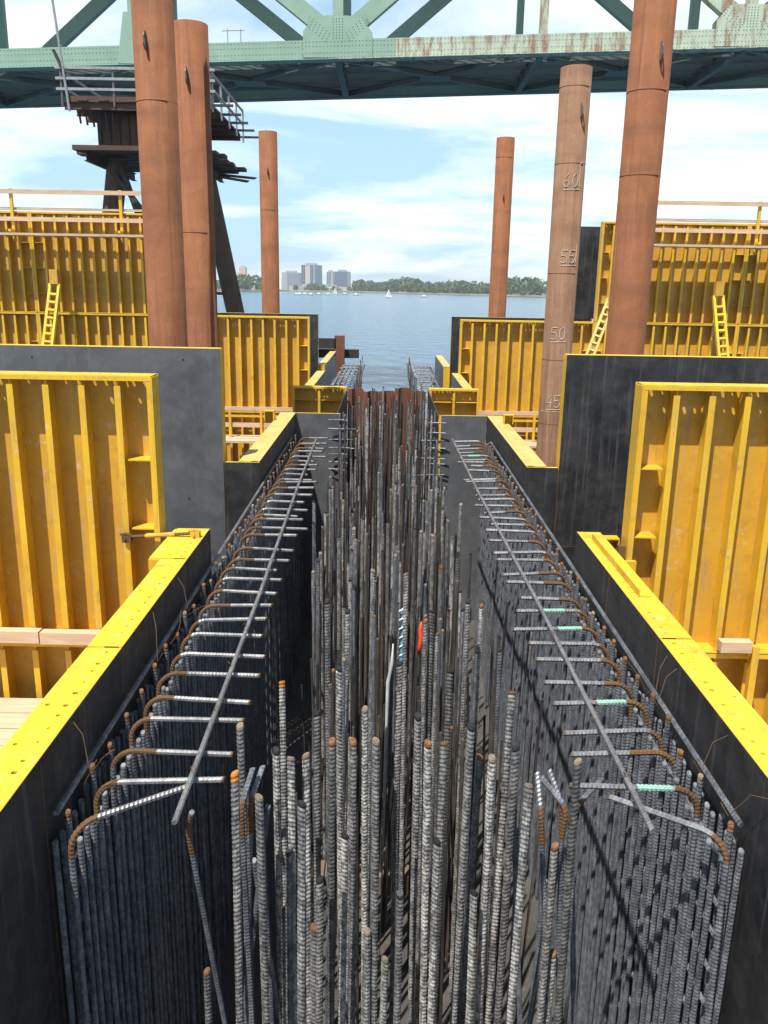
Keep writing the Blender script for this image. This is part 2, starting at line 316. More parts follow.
# ------------------------------------------------------------------ steel form panels
_cache = {}
def holed_plate(L, D, th, rows, seed=1):
    """plate x 0..L, y -D..0, z -th..0 with rows of octagonal holes; rows: (distance from skin, half strip, pitch, radius, share kept)"""
    mb = MB(); rn = random.Random(seed); cur = 0.0
    def slab_(x0, x1, y0, y1): mb.box(x0, x1, y0, y1, -th, 0)
    for (vh, half, pitch, rh0, keep) in rows:
        ya, yb = -(vh+half), -(vh-half)
        if -yb > cur+1e-4: slab_(0, L, yb, -cur)
        k = max(1, int(round(L/pitch))); p = L/k
        for i in range(k):
            cx = (i+0.5)*p+rn.uniform(-.2, .2)*p; x0, x1 = i*p, (i+1)*p; rh = rh0*rn.choice((0.7, 1.0, 1.0, 1.25)); cx = min(max(cx, x0+rh*1.1), x1-rh*1.1)
            if rn.random() > keep: slab_(x0, x1, ya, yb); continue
            cor = [(x1, -vh), (x1, yb), (cx, yb), (x0, yb), (x0, -vh), (x0, ya), (cx, ya), (x1, ya)]
            octo = [(cx+rh*math.cos(a*math.pi/4), -vh+rh*math.sin(a*math.pi/4)) for a in range(8)]
            for a in range(8):
                b_ = (a+1) % 8
                mb.poly([(*octo[a], 0), (*cor[a], 0), (*cor[b_], 0), (*octo[b_], 0)]); mb.poly([(*octo[b_], -th), (*cor[b_], -th), (*cor[a], -th), (*octo[a], -th)])
                mb.poly([(*octo[b_], 0), (*octo[b_], -th), (*octo[a], -th), (*octo[a], 0)])
        cur = vh+half
    slab_(0, L, -D, -cur)
    return mb
def form_panel(loc, rz, Wd, H, D, label, group=None, rib=0.305, top='flange_yellow', face='dark_skin', brackets=True, shelf_every=0.62, waler=True, hole=0.014, cat='steel form'):
    t = thing('steel_form', label, cat, loc, rz, group)
    def cached(key, fn):
        if key not in _cache: _cache[key] = fn()
        return _cache[key]
    put('skin', cached(('skin', Wd, H, face), lambda: MB().box(0, Wd, -0.006, 0.0, 0, H, 0, mats=[1, 1, 1, 0, 0, 0]).mesh('skin', [face, 'skin_back'])), t)
    put('top_flange', cached(('tf', Wd, D, top, hole), lambda: holed_plate(Wd-0.02, D-0.012, 0.012, [(0.062, 0.045, 0.13, hole, 0.93), (0.16, 0.045, 0.30, hole, 0.22)] if group == GW else [(0.035, 0.03, 0.085, hole, 0.7), (0.098, 0.03, 0.085, hole, 0.55)], int(Wd*977)).mesh('top_flange', [top])), t, (0.01, -0.0065, H-0.001))
    put('bottom_flange', cached(('bf', Wd, D), lambda: MB().box(0.01, Wd-0.01, -D, -0.0065, 0, 0.012).mesh('bottom_flange', ['yellow_paint'])), t, (0, 0, 0.001))
    lip = cached(('lip', Wd), lambda: MB().box(0.011, Wd-0.011, -0.010, 0, -0.032, 0).mesh('lip', ['yellow_paint']))
    put('top_lip', lip, t, (0, -D+0.012, H-0.014))
    sf = cached(('sf', H, D), lambda: MB().box(0, 0.012, -D, -0.0065, 0.014, H-0.014).box(0.013, 0.05, -D, -D+0.01, 0.014, H-0.05).mesh('side_flange', ['yellow_paint']))
    put('side_flange', sf, t, (0, 0, 0)); put('side_flange', sf, t, (Wd, 0, 0), (0, 0, 0)).scale = (-1, 1, 1)
    rb = cached(('rib', H, D), lambda: MB().box(-0.005, 0.005, -D+0.03, -0.0065, 0.014, H-0.014).poly_rib(H, D).mesh('rib', ['yellow_paint']))
    k = max(1, int(round(Wd/rib))); sp = Wd/k
    for i in range(1, k): put('rib', rb, t, (i*sp, 0, 0))
    if brackets:
        bk = cached(('bk', sp, D), lambda: MB().box(0.015, sp-0.05, -D*0.85, -0.008, -0.006, 0.006).mesh('stiffener', ['yellow_paint']))
        for zz in np.arange(shelf_every*0.75, H-0.2, shelf_every):
            put('stiffener', bk, t, (0, 0, zz)); put('stiffener', bk, t, (Wd-sp+0.035, 0, zz))
    return t
def _poly_rib(s, H, D):
    s.box(-0.027, 0.027, -D+0.018, -D+0.0295, 0.014, H-0.09); return s
MB.poly_rib = _poly_rib

# near cross wall: ribs towards the camera, and far side with its dark skin towards the camera
PD = 0.22; GW = 'low trench wall forms with yellow top flanges'
GP = 'tall steel form panels of the cross walls'
form_panel((-5.64, YN, ZH-PH), 0, 3.66, PH, PD, 'tall yellow ribbed form panel with turnbuckle at its bottom corner', GP)
form_panel((-5.64, YN, ZH-2*PH-0.004), 0, 3.66, PH, PD, 'yellow ribbed form panel below the one with the turnbuckle, behind planks', GP)
form_panel((2.165, YN, ZH-PH), 0, 3.66, PH, PD, 'tall yellow ribbed form panel whose corner meets a rusty bar clamp', GP)
form_panel((2.165, YN, ZH-2*PH-0.004), 0, 3.66, PH, PD, 'yellow ribbed form panel below the one with the rusty clamp', GP)
GD = 'dark smooth form faces of the cross walls'
for sx in (-1, 1):
    x_end = -2.04 if sx < 0 else 2.20
    for lv in (0, 1):
        lab = ('smooth dark grey form face in front of the two tall rusty piles' if sx < 0 else 'smooth black form face in front of the leaning row with numbered pile') if lv == 0 else ('lower dark form face under the grey one at the paired rusty piles' if sx < 0 else 'lower dark form face under the black one at the numbered pile')
        form_panel((x_end if sx < 0 else x_end+4.27, YB, ZH-PH*(lv+1)-0.004*lv), math.pi, 4.27, PH, PD, lab, GD, brackets=False, face='worn_skin' if sx < 0 else 'dark_skin')

# trench side walls (skins face the trench)
TH = ZT-ZF
GW = 'low trench wall forms with yellow top flanges'
def wall(side, y0, y1, label, x=None, D=0.22):
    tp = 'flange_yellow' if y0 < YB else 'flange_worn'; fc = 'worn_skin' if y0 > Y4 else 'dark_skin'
    xi = (XL if side < 0 else XR) if x is None else x
    if side < 0: return form_panel((xi, y1, ZF), -math.pi/2, y1-y0, TH, D, label, GW, brackets=False, hole=0.012, rib=0.4, top=tp, face=fc)
    return form_panel((xi, y0, ZF), math.pi/2, y1-y0, TH, D, label, GW, brackets=False, hole=0.012, rib=0.4, top=tp, face=fc)
wall(-1, -0.5, 4.72, 'long trench wall form on the shaded side with bright yellow perforated top')
wall(-1, 4.724, 6.45, 'short trench wall form between two seams on the shaded side')
wall(-1, 6.454, YN-0.008, 'stub trench wall form carrying the end of the rusty turnbuckle', D=0.32)
wall(1, -0.5, 5.0, 'long trench wall form on the sunlit side with bright yellow perforated top')
wall(1, 5.004, YN+0.1, 'trench wall form on the sunlit side with an angle iron on top')
for wf, us in ((bpy.data.objects['steel_form'].name, ()),): pass
for o in [o for o in bpy.data.objects if o.get('group') == GW]:
    for u_ in ((0.0, 0.0) if False else (0.012, 1.25, 2.6)):
        Lw = o.children[0].data.vertices[1].co.x
        if u_ < Lw-0.1: MB().box(u_, u_+0.010, 0.0005, 0.0022, 0.3, TH-0.02).build('weld_seam', 'bar_rust', o)
wall(-1, YB+0.01, Y3-0.02, 'middle trench wall form beside the paired rusty piles', D=0.27)
wall(1, YB+0.01, Y3-0.02, 'middle trench wall form beside the numbered pile', D=0.27)
wall(-1, Y4+0.02, Y5+0.1, 'far trench wall form with worn pale top beside dark timbers', x=-1.62)
wall(1, Y4+0.02, Y5+0.1, 'far trench wall form with worn pale top beside leaning bars', x=1.72)
wall(-1, Y5+1.9, 29.5, 'farthest trench wall form towards the water by the dark timbers', x=-1.75)
wall(1, Y5+1.9, 28.5, 'farthest trench wall form towards the water by the leaning bars', x=1.62)
# end returns of the middle walls, stop ends of the wide trench
def plate(name, label, x0, x1, y, z0, z1, cat='form plate'):
    tt = thing(name, label, cat, (x0, y, z0))
    MB().box(0, x1-x0, 0, 0.008, 0, z1-z0, 0).build('face', 'worn_skin' if name == 'stop_end' else 'dark_skin', tt)
    MB().box(0.0, x1-x0, 0.0085, 0.07, z1-z0-0.014, z1-z0-0.002).build('edge_angle', 'flange_yellow', tt)
    MB().box(0.0, 0.01, 0.0085, 0.06, 0, z1-z0-0.016).build('edge_strip', 'yellow_paint', tt); MB().box(x1-x0-0.01, x1-x0, 0.0085, 0.06, 0, z1-z0-0.016).build('edge_strip', 'yellow_paint', tt)
    return tt
plate('return_plate', 'narrow dark return plate closing the middle wall below the grey form face', -2.03, XL-0.002, YB+0.0, ZF, ZT-0.02)
plate('return_plate', 'narrow dark return plate closing the middle wall below the black form face', XR+0.002, 2.19, YB+0.0, ZF, ZT-0.02)
plate('stop_end', 'grey steel stop end across the shaded side of the trench', XL+0.004, -0.80, Y3-0.03, ZF, ZT-0.01)
plate('stop_end', 'rust streaked steel stop end across the sunlit side of the trench', 0.98, XR-0.004, Y3-0.03, ZF, ZT-0.01)
GS = 'small yellow forms beyond the stop ends'
form_panel((-2.08, Y4, ZT-PH), 0, 1.18, PH, 0.2, 'small yellow form beyond the grey stop end, beside dark timbers', GS, rib=0.6, shelf_every=0.45)
form_panel((0.95, Y4, ZT-PH), 0, 1.12, PH, 0.2, 'small yellow form beyond the rust streaked stop end', GS, rib=0.56, shelf_every=0.45)
for sx, x in ((-1, -0.86), (1, 0.93)):
    tt = thing('inner_form', 'thin yellow edged inner form running back from the %s stop end' % ('grey' if sx < 0 else 'rust streaked'), 'form panel', (x, Y3, ZF))
    MB().box(-0.006, 0.006, 0.02, Y4-Y3-0.24, 0, TH-0.02).build('skin', 'dark_skin', tt)
    e = 0.05*sx
    MB().box(min(e*0.2, e*1.6), max(e*0.2, e*1.6), 0.0, 0.016, 0, TH-0.01).build('edge_flange', 'yellow_paint', tt)
    MB().box(min(e*0.2, e*1.6), max(e*0.2, e*1.6), Y4-Y3-0.235, Y4-Y3-0.22, 0, TH-0.01).build('edge_flange', 'yellow_paint', tt)
# third row: low level, mid level, and high level outside
G3 = 'yellow ribbed form panels of the far cross wall'
for sx in (-1, 1):
    side = 'paired piles' if sx < 0 else 'numbered pile'
    xin = -2.0 if sx < 0 else 1.88
    wA = 3.30 if sx < 0 else 3.44
    x0 = xin-wA if sx < 0 else xin
    form_panel((x0, Y5, ZH-PH), 0, wA, PH, PD, 'yellow ribbed panel of the far cross wall just behind the %s' % side, G3)
    form_panel((x0, Y5, ZH-2*PH-0.004), 0, wA, PH, PD, 'lower yellow panel of the far cross wall behind timber walkway, by the %s' % side, G3)
    for q in range(2):
        xa = x0-3.664*(q+1) if sx < 0 else x0+wA+0.004+3.664*q
        w_ = 'next to the %s' % side if q == 0 else 'at the outer end past the %s' % side
        form_panel((xa, Y5, ZH-PH), 0, 3.66, PH, PD, 'mid level yellow ribbed form %s' % w_, G3)
        form_panel((xa, Y5, ZH+0.004), 0, 3.66, PH, PD, 'raised yellow ribbed form behind guard rail %s' % w_, G3)
        form_panel((xa, Y5, ZH-2*PH-0.004), 0, 3.66, PH, PD, 'bottom yellow ribbed form %s' % w_, G3)
    # far faces of that cross wall
    xe = -1.94 if sx < 0 else 1.80
    form_panel((xe if sx < 0 else xe+3.9, Y5+1.75, ZH-PH+0.01), math.pi, 3.9, PH, PD, 'grey form face edging past the far yellow panel by the %s' % side, G3, brackets=False)
    xe = -5.12 if sx < 0 else 4.98
    form_panel((xe if sx < 0 else xe+3.66, Y5+1.75, ZH+0.015), math.pi, 3.66, PH, PD, 'raised grey form face standing behind the %s' % side, G3, brackets=False)

# ------------------------------------------------------------------ guard rails, walkways, props
def walkway(sx, x0, x1, z, label, posts, rail2=True):
    t = thing('guard_rail', label, 'guard rail', (x0, Y5-PD-0.03, z)); L = x1-x0
    for px in posts: 
        MB().box(px-0.035, px+0.035, -0.07, 0, -0.72, 0.52).box(px-0.03, px+0.03, -0.30, -0.071, -0.50, -0.44).build('post', 'yellow_paint', t)
    MB().box(0, L, -0.115, -0.075, 0.40, 0.50).build('rail', 'timber', t)
    MB().box(0, L, -0.115, -0.075, -0.24, -0.14).build('rail', 'timber', t)
    MB().box(0, L*0.97, -0.36, -0.12, -0.60, -0.54).build('plank', 'timber', t); MB().box(0.1, L, -0.62, -0.375, -0.60, -0.545).build('plank', 'timber', t)
    MB().box(L*0.12, L, 0.02, 0.12, 0.035, 0.09).build('top_rail', 'timber', t)
    return t
ZTOP = ZH+0.004+PH
walkway(-1, -12.4, -5.45, ZTOP, 'timber guard rail on yellow posts along the raised forms by the paired piles', (1.0, 3.05, 5.6+0.15, 6.6))
walkway(1, 5.7, 12.6, ZTOP, 'timber guard rail on yellow posts along the raised forms by the numbered pile', (0.25, 3.45, 6.3))
for sx in (-1, 1):
    xa, xb = (-5.2, -2.1) if sx < 0 else (1.95, 4.9)
    t = thing('timber_walkway', 'timber walkway hung on yellow brackets low on the far wall by the %s' % ('paired piles' if sx < 0 else 'numbered pile'), 'walkway', (xa, Y5-PD-0.02, ZH-PH)); L = xb-xa
    MB().box(0, L, -0.10, -0.06, 0.02, 0.12).build('rail', 'timber', t)
    MB().box(0, L*0.8, -0.45, -0.41, -0.36, -0.25).build('rail', 'timber', t)
    MB().box(0, L, -0.66, -0.12, -0.68, -0.62).build('plank', 'timber', t); MB().box(0, L, -1.0, -0.68, -0.68, -0.625).build('plank', 'timber', t)
    MB().box(0, L, -0.055, 0, -0.16, -0.10).build('waler', 'yellow_paint', t)
    for k in range(4): MB().box(L*(0.12+0.26*k)-0.03, L*(0.12+0.26*k)+0.03, -0.50, -0.46, -0.62, 0.10).box(L*(0.12+0.26*k)-0.03, L*(0.12+0.26*k)+0.03, -0.9, 0.0, -0.76, -0.69).build('bracket', 'yellow_paint', t)
def prop(p0, p1, label, mat='flange_yellow', wd=0.22):
    p0 = Vector(p0); p1 = Vector(p1); t = thing('form_prop', label, 'prop', p0); d = p1-p0; L = d.length; e = d.normalized(); sx = Vector((1, 0, 0)); sx = (sx-e*sx.dot(e)).normalized(); ny = e.cross(sx)
    for s_ in (-1, 1): MB().beam(sx*(s_*wd/2), d+sx*(s_*wd/2), 0.06, 0.10, 0, ny).build('rail', mat, t)
    for k in range(int(L/0.2)): MB().beam(e*(0.1+k*0.2)-sx*(wd/2-0.03), e*(0.1+k*0.2)+sx*(wd/2-0.03), 0.05, 0.13, 0, ny).build('rung', mat, t)
    MB().box(-0.1, 0.1, -0.08, 0.08, 0, 0.35).build('head', 'skin_back', t, d)
prop(aty(55, 284, 21.6)+(aty(48, 345, 21.1)-aty(55, 284, 21.6))*3.6, aty(55, 284, 21.6), 'yellow perforated prop leaning on the raised form under the guard rail')
prop(aty(718, 296, 21.6)+(aty(723, 355, 21.1)-aty(718, 296, 21.6))*3.6, aty(718, 296, 21.6), 'yellow perforated prop leaning on the raised form past the tallest pile')
prop(aty(611, 300, 21.6)+(aty(588, 360, 20.9)-aty(611, 300, 21.6))*3.6, aty(611, 300, 21.6), 'pale perforated prop half hidden by the tallest pile', 'flange_worn', 0.17)

# ------------------------------------------------------------------ piles
def pile(x, y, ztop, r, label, mat='pile_rust', seams=(), lug=None, zb=ZF-1.5, rz=0.0):
    t = thing('pipe_pile', label, 'pile', (x, y, zb), 0, 'rusty pipe piles'); H = ztop-zb; n = 40
    mb = MB(); ring = []
    for rr, zz in ((r, 0), (r, H), (r-0.02, H), (r-0.02, H-0.8)):
        ring.append(len(mb.v)); mb.v += [(rr*math.cos(2*math.pi*k/n), rr*math.sin(2*math.pi*k/n), zz) for k in range(n)]
    for a, b_ in zip(ring, ring[1:]):
        for k in range(n): mb.f.append((a+k, a+(k+1) % n, b_+(k+1) % n, b_+k)); mb.m.append(0)
    sh_ = mb.build('shaft', mat, t); 
    for p in sh_.data.polygons: p.use_smooth = abs(p.normal.z) < 0.5
    for zs in seams:
        mb = MB(); path = [((r+0.002)*math.cos(2*math.pi*k/n), (r+0.002)*math.sin(2*math.pi*k/n), 0) for k in range(n+1)]
        mb.tube(path, 0.0035, 6, caps=False); mb.build('weld_seam', mat, t, (0, 0, zs-zb), True)
    if lug:
        zl, an = lug; lx, ly = math.cos(an), math.sin(an)
        lg = MB().box(-0.008, 0.008, -0.045, 0.005, -0.13, 0.13).tube([(0, -0.05, 0.1), (0, -0.085, 0.05), (0, -0.09, -0.05), (0, -0.05, -0.12)], 0.012, 6).build('lifting_lug', 'galv_dark', t, (r*lx, r*ly, zl-zb)); lg.rotation_euler = (0, 0, an+math.pi/2)
    return t
PR = 0.305
pile(-3.63, 14.2, 14.5, PR*1.02, 'tallest rusty pipe pile beside a shorter one, lug near the bridge level', seams=(9.2, 12.4), lug=(10.0, R(-98)))
pile(-3.47, 16.0, 10.79, PR*1.02, 'rusty pipe pile with visible rim just behind the tallest of its pair', seams=(7.4,), lug=(9.93, R(-92)))
pile(-4.12, 30.5, 11.49, PR*1.02, 'slim far rusty pile in front of the skyline', seams=(9.0,), lug=(10.25, R(-88)))
pile(3.87, 30.5, 11.43, PR*1.0, 'slim far rusty pile in front of the wooded shore', seams=(10.8,), lug=(9.6, R(-95)))
p2 = pile(3.61, 18.1, 10.71, PR*1.0, 'pale weathered pile chalk marked with foot numbers', 'pile_pale', seams=(10.35, 8.95, 6.85, 5.1, 3.75), lug=(9.9, R(-75)))
pile(3.92, 14.1, 14.5, PR*1.02, 'tall orange rusty pile beside the chalk numbered one', seams=(9.45, 8.25), lug=(9.95, R(-80)))
# chalk numbers on the pale pile
GL = {'4': [[(0.55, 1), (0.0, 0.35), (0.75, 0.38)], [(0.6, 0.75), (0.55, -0.02)]],
      '5': [[(0.75, 1), (0.1, 0.98), (0.05, 0.55), (0.45, 0.6), (0.7, 0.4), (0.6, 0.08), (0.3, 0.0), (0.0, 0.1)]],
      '6': [[(0.6, 1), (0.2, 0.7), (0.02, 0.3), (0.2, 0.02), (0.5, 0.05), (0.62, 0.3), (0.45, 0.48), (0.1, 0.35)]],
      '0': [[(0.4, 1), (0.1, 0.75), (0.05, 0.3), (0.3, 0.0), (0.6, 0.15), (0.7, 0.6), (0.55, 0.95), (0.4, 1)]]}
def stroke(mb, pts, a_mid, zmid, r):
    P = []
    for k in range(len(pts)-1):
        for q in range(4):
            f_ = q/4; P.append((pts[k][0]*(1-f_)+pts[k+1][0]*f_, pts[k][1]*(1-f_)+pts[k+1][1]*f_))
    P.append(pts[-1]); path = []
    for (sx_, sz_) in P: a = a_mid+sx_/r; path.append((r*math.cos(a), r*math.sin(a), zmid+sz_))
    mb.tube(path, 0.0065, 5)
for zt_, txt, off in ((4.13, '45', -0.02), (5.54, '50', -0.01), (7.07, '55', 0.09), (8.52, '60', 0.04)):
    for gi, ch in enumerate(txt):
        mb = MB()
        for st in GL[ch]: stroke(mb, [(off-0.17+gi*0.17+x_*0.18, z_*0.25-0.02) for x_, z_ in st], R(-97), 0, PR+0.003)
        mb.build('digit', 'chalk', p2, (0, 0, zt_-ZF+1.5))
    mb = MB(); stroke(mb, [(off-0.16, -0.07), (off+0.17, -0.06)], R(-97), 0, PR+0.003)
    if txt == '60': stroke(mb, [(off+0.17, 0.0), (off+0.16, 0.42), (off+0.22, 0.45)], R(-97), 0, PR+0.003)
    if txt == '55': stroke(mb, [(off+0.17, 0.0), (off+0.17, 0.35)], R(-97), 0, PR+0.003)
    if txt == '45': stroke(mb, [(-0.3, -0.11), (0.3, -0.10)], R(-97), 0, PR+0.003)
    mb.build('underline', 'chalk', p2, (0, 0, zt_-ZF+1.5))

# ------------------------------------------------------------------ reinforcement
ZK = 4.10                                  # height of the hooks
RB = 0.0145
YC0, YC1 = 3.45, 13.7
def hook_mesh(L, ribs=True, ra=0.03, rb=0.02):
    Rb = 0.13; path = [(0, 0, -3.75)] + [(0, 0, z) for z in np.linspace(-3.6, -Rb, 8)] + [tuple(p) for p in arc((Rb, 0, -Rb), Rb, math.pi, math.pi/2, 10)][1:] + [(L, 0, 0.0)]
    tot = 3.75-Rb+math.pi/2*Rb+L-Rb; s0 = (3.75-Rb-ra)/tot; s1 = (3.75-Rb+math.pi/2*Rb+rb)/tot; se = 1-0.014/tot
    mf = lambda s_: 1 if s0 < s_ < s1 else (3 if s_ > se else (2 if s_ <= s0 else 0))
    return rebar(path, RB, 0.022, 7, mf, ribs=ribs, capmat=3).mesh('hooked_bar', ['hook_steel', 'bar_rust', 'cage_steel', 'bar_rust'])
HL = [[hook_mesh(L, True, a_, b_) for a_, b_ in ((0.03, 0.0), (0.1, 0.06), (-0.05, 0.12), (0.0, -0.06))] for L in (0.42, 0.50, 0.58, 0.66)]
def straight_mesh(L, r, tip, body='cage_steel', tl=0.035, n=7, pitch=0.022):
    mf = lambda s_: 1 if s_ > 1-tl/L else 0
    return rebar([(0, 0, -L), (0, 0, 0)], r, pitch, n, mf, capmat=1).mesh('straight_bar', [body, tip])
SV = [straight_mesh(3.9, RB, tp) for tp in ('tip_orange', 'tip_pale', 'bar_rust')]
SVC = straight_mesh(3.9, RB, 'cage_steel')
def rot_bar(y0, y1, r=RB, pitch=0.024, n=6, mats=('cage_steel',)):
    return rebar([(0, 0, 0), (0, y1-y0, 0)], r, pitch, n).mesh('longitudinal_bar', list(mats))
LB = rot_bar(YC0, YC1); LBS = rot_bar(YC0, YC1, 0.011)
LBT = rebar([(0, 0, 0), (0.01, 3.0, 0.012), (-0.012, 6.5, -0.004), (0, YC1-YC0+0.0, 0)], 0.0135, 0.022, 7).mesh('longitudinal_bar', ['hook_steel'])
def cage(side):
    xe = -1.43 if side < 0 else 1.62
    t = thing('rebar_cage', 'rebar cage with hooked tops along the %s trench wall' % ('shaded' if side < 0 else 'sunlit'), 'rebar cage', (xe, YC0, ZF))
    zk = ZK-ZF; k = int((YC1-YC0)/0.3)
    for i in range(k+1):
        y = i*0.3+random.uniform(-0.055, 0.055)*(i > 0); f_ = i/k
        want = (0.66-0.2*f_ if side < 0 else 0.60-0.12*f_)+random.uniform(-0.06, 0.06)
        me = random.choice(HL[min(3, max(0, int(round((want-0.42)/0.08))))])
        ang = random.uniform(-0.08, 0.08); z = zk+random.uniform(-0.03, 0.012)
        if i == 0: ang = 0.62*(1 if side < 0 else -1); y = -0.08; z = zk-0.03
        tilt = random.uniform(-0.03, 0.05)
        o = put('hooked_bar', me, t, (0.0, y, z)); o.rotation_euler = (0, tilt, ang + (0 if side < 0 else math.pi))
        if side > 0 and i in (1, 4, 8, 9, 30):
            mb = MB(); Lm = 0.18; x0 = 0.14 if i % 3 else 0.2
            rebar([(x0, 0, 0.0), (x0+Lm, 0, 0.0)], RB*1.06, 0.022, 7, mb=mb); q = mb.build('paint_band', 'mint_paint', o)
        o = put('straight_bar', SV[random.choice((0, 0, 0, 1, 2))], t, (0.065*side, y+0.13+random.uniform(-.03, .03), zk+random.uniform(-0.07, 0.02))); o.rotation_euler = (random.uniform(-.006, .006), random.uniform(-.006, .006), 0)
    for q in range(222):
        lay = 0.002 if q < 106 else 0.115; yq = q*0.0965+0.03 if q < 106 else (q-106)*0.0885+0.01
        o = put('straight_bar', SVC, t, ((lay+random.uniform(-.004, .004))*side, yq+random.uniform(-.007, .007), zk-0.16+random.uniform(-0.05, 0.02))); o.rotation_euler = (random.uniform(-.008, .008), random.uniform(-.003, .003), 0)
    put('longitudinal_bar', LBT, t, ((0.50 if side < 0 else -0.37), -0.12, zk+0.030), (R(0.0), 0, R(1.05 if side < 0 else 0.85)))
    wt = MB(); wt.tube([(0.021*math.cos(a), 0.012*math.sin(a*2), 0.021*math.sin(a)) for a in np.linspace(0, 6.28, 12)], 0.003, 4); wt.tube([(0.0, 0, 0.02), (0.012, 0.01, 0.04), (0.02, -0.012, 0.05)], 0.0025, 4); wm = wt.mesh('wire_tie', ['bar_rust'])
    x0_, rz_ = (0.50, R(1.05)) if side < 0 else (-0.37, R(0.85))
    for hk in [c for c in t.children if c.name.startswith('hooked_bar')][1::2]:
        o = put('wire_tie', wm, t, (x0_-math.sin(rz_)*(hk.location.y+0.12), hk.location.y, zk+0.025)); o.rotation_euler = (0, 0, random.uniform(0, 6))
    put('longitudinal_bar', LB, t, (0.097*side, 0.02, zk-0.03), (0, 0, R(-0.15*side)))
    for j in range(17): put('longitudinal_bar', LBS, t, (0.032*side, 0, zk-0.25-j*0.2+random.uniform(-.02, .02)))
    for (pa, pb) in (((82, 722), (112, 772)), ((158, 612), (183, 662)), ((196, 578), (210, 612))) if side < 0 else (((640, 655), (622, 700)), ((655, 668), (640, 705)), ((705, 735), (676, 772)), ((722, 800), (690, 815))):
        A = atz(*pa, ZT-0.03); B = atz(*pb, ZK+0.02); A.x = (XL+0.01) if side < 0 else (XR-0.01); B.x = xe+0.03*side; off = Vector((xe, YC0, ZF)); Mi = (A+B)/2+Vector((0, 0.03, 0.05))
        MB().tube([A-off, A*0.6+Mi*0.4-off, Mi-off, B*0.7+Mi*0.3-off, B-off, B+Vector((0.03*-side, 0.03, 0.05))-off], 0.0022, 4).build('tie_wire', 'bar_rust', t)
    # rusty tie wires
    for j in range(22):
        y = random.uniform(0.1, 7.5); z = zk; mb = MB(); a = random.uniform(0, 6.28)
        pth = [Vector((0.03*side, y, z))]; d = Vector((0.6*side if random.random() < .6 else -0.5*side, random.uniform(-.5, .5), random.uniform(0.3, 0.9))).normalized()
        for q in range(6): d = (d+Vector((random.uniform(-.25, .25), random.uniform(-.25, .25), random.uniform(-.2, .1)))).normalized(); pth.append(pth[-1]+d*0.045)
        if side*(pth[-1].x) > 0.12: continue
        mb.tube(pth, 0.0019, 4); mb.build('tie_wire', 'bar_rust', t)
    return t
cL = cage(-1); cR = cage(1)
# far end mats beyond the stop ends
def far_mat(side):
    xa, xb = (-1.50, -0.86) if side < 0 else (0.80, 1.48)
    t = thing('rebar_mat', 'distant rebar mat reaching the water %s' % ('by the dark timbers' if side < 0 else 'with a few leaning bars'), 'rebar mat', (xa, Y4+0.4, ZF)); Wm = xb-xa; zk = 3.5
    cb = MB().tube([(0, 0, -3.6), (0, 0, -0.1), (0.03, 0, -0.03), (0.1, 0, 0), (Wm-0.1, 0, 0), (Wm-0.03, 0, -0.03), (Wm, 0, -0.1), (Wm, 0, -3.6)], 0.016, 6).mesh('cross_bar', ['cage_steel'])
    for i in range(22): put('cross_bar', cb, t, (random.uniform(-.03, .03), i*0.43+random.uniform(-.05, .05), zk+random.uniform(-.04, .04)))
    lb = MB().tube([(0, 0, 0), (0, 9.4, 0)], 0.018, 6).mesh('longitudinal_bar', ['cage_steel'])
    for x_ in np.linspace(0.12, Wm-0.12, 4): put('longitudinal_bar', lb, t, (x_, 0, zk+0.035))
    for k in range(7):
        x_ = Wm if side < 0 else 0; sg = -side
        mb = MB(); b0 = Vector((x_+sg*random.uniform(0, .12), random.uniform(0, 6), zk-1.6)); pth = [b0+Vector((sg*0.12*(q/6)**2*random.uniform(.5, 1.6), 0, q*0.36)) for q in range(7)]
        mb.tube(pth, 0.014, 6); mb.build('loose_bar', 'bar_rust' if k % 2 else 'cage_steel', t)
    return t
far_mat(-1); far_mat(1)
# narrow-part stirrup bundles beside the stop ends
for sx, x in ((-1, -0.82), (1, 0.88)):
    t = thing('stirrup_stack', 'stack of horizontal stirrups projecting beside the %s stop end' % ('grey' if sx < 0 else 'rust streaked'), 'stirrups', (x, Y3-0.2, ZF))
    for k in range(7):
        L = random.uniform(0.10, 0.34); zz = TH-0.12-k*0.15+random.uniform(-.04, .04)
        MB().tube([(-0.18*(-sx), random.uniform(0, .1), zz), (-sx*L*0.3, 0.05, zz), (-sx*L, random.uniform(0, .15), zz-0.01)], 0.011, 6).build('stirrup', 'cage_steel', t)
    for k in range(3): MB().tube([(-sx*0.06*k, 0.1, 0), (-sx*(0.06*k+0.02), 0.08, TH+random.uniform(-.1, .15))], 0.015, 6).build('upright_bar', 'cage_steel', t)

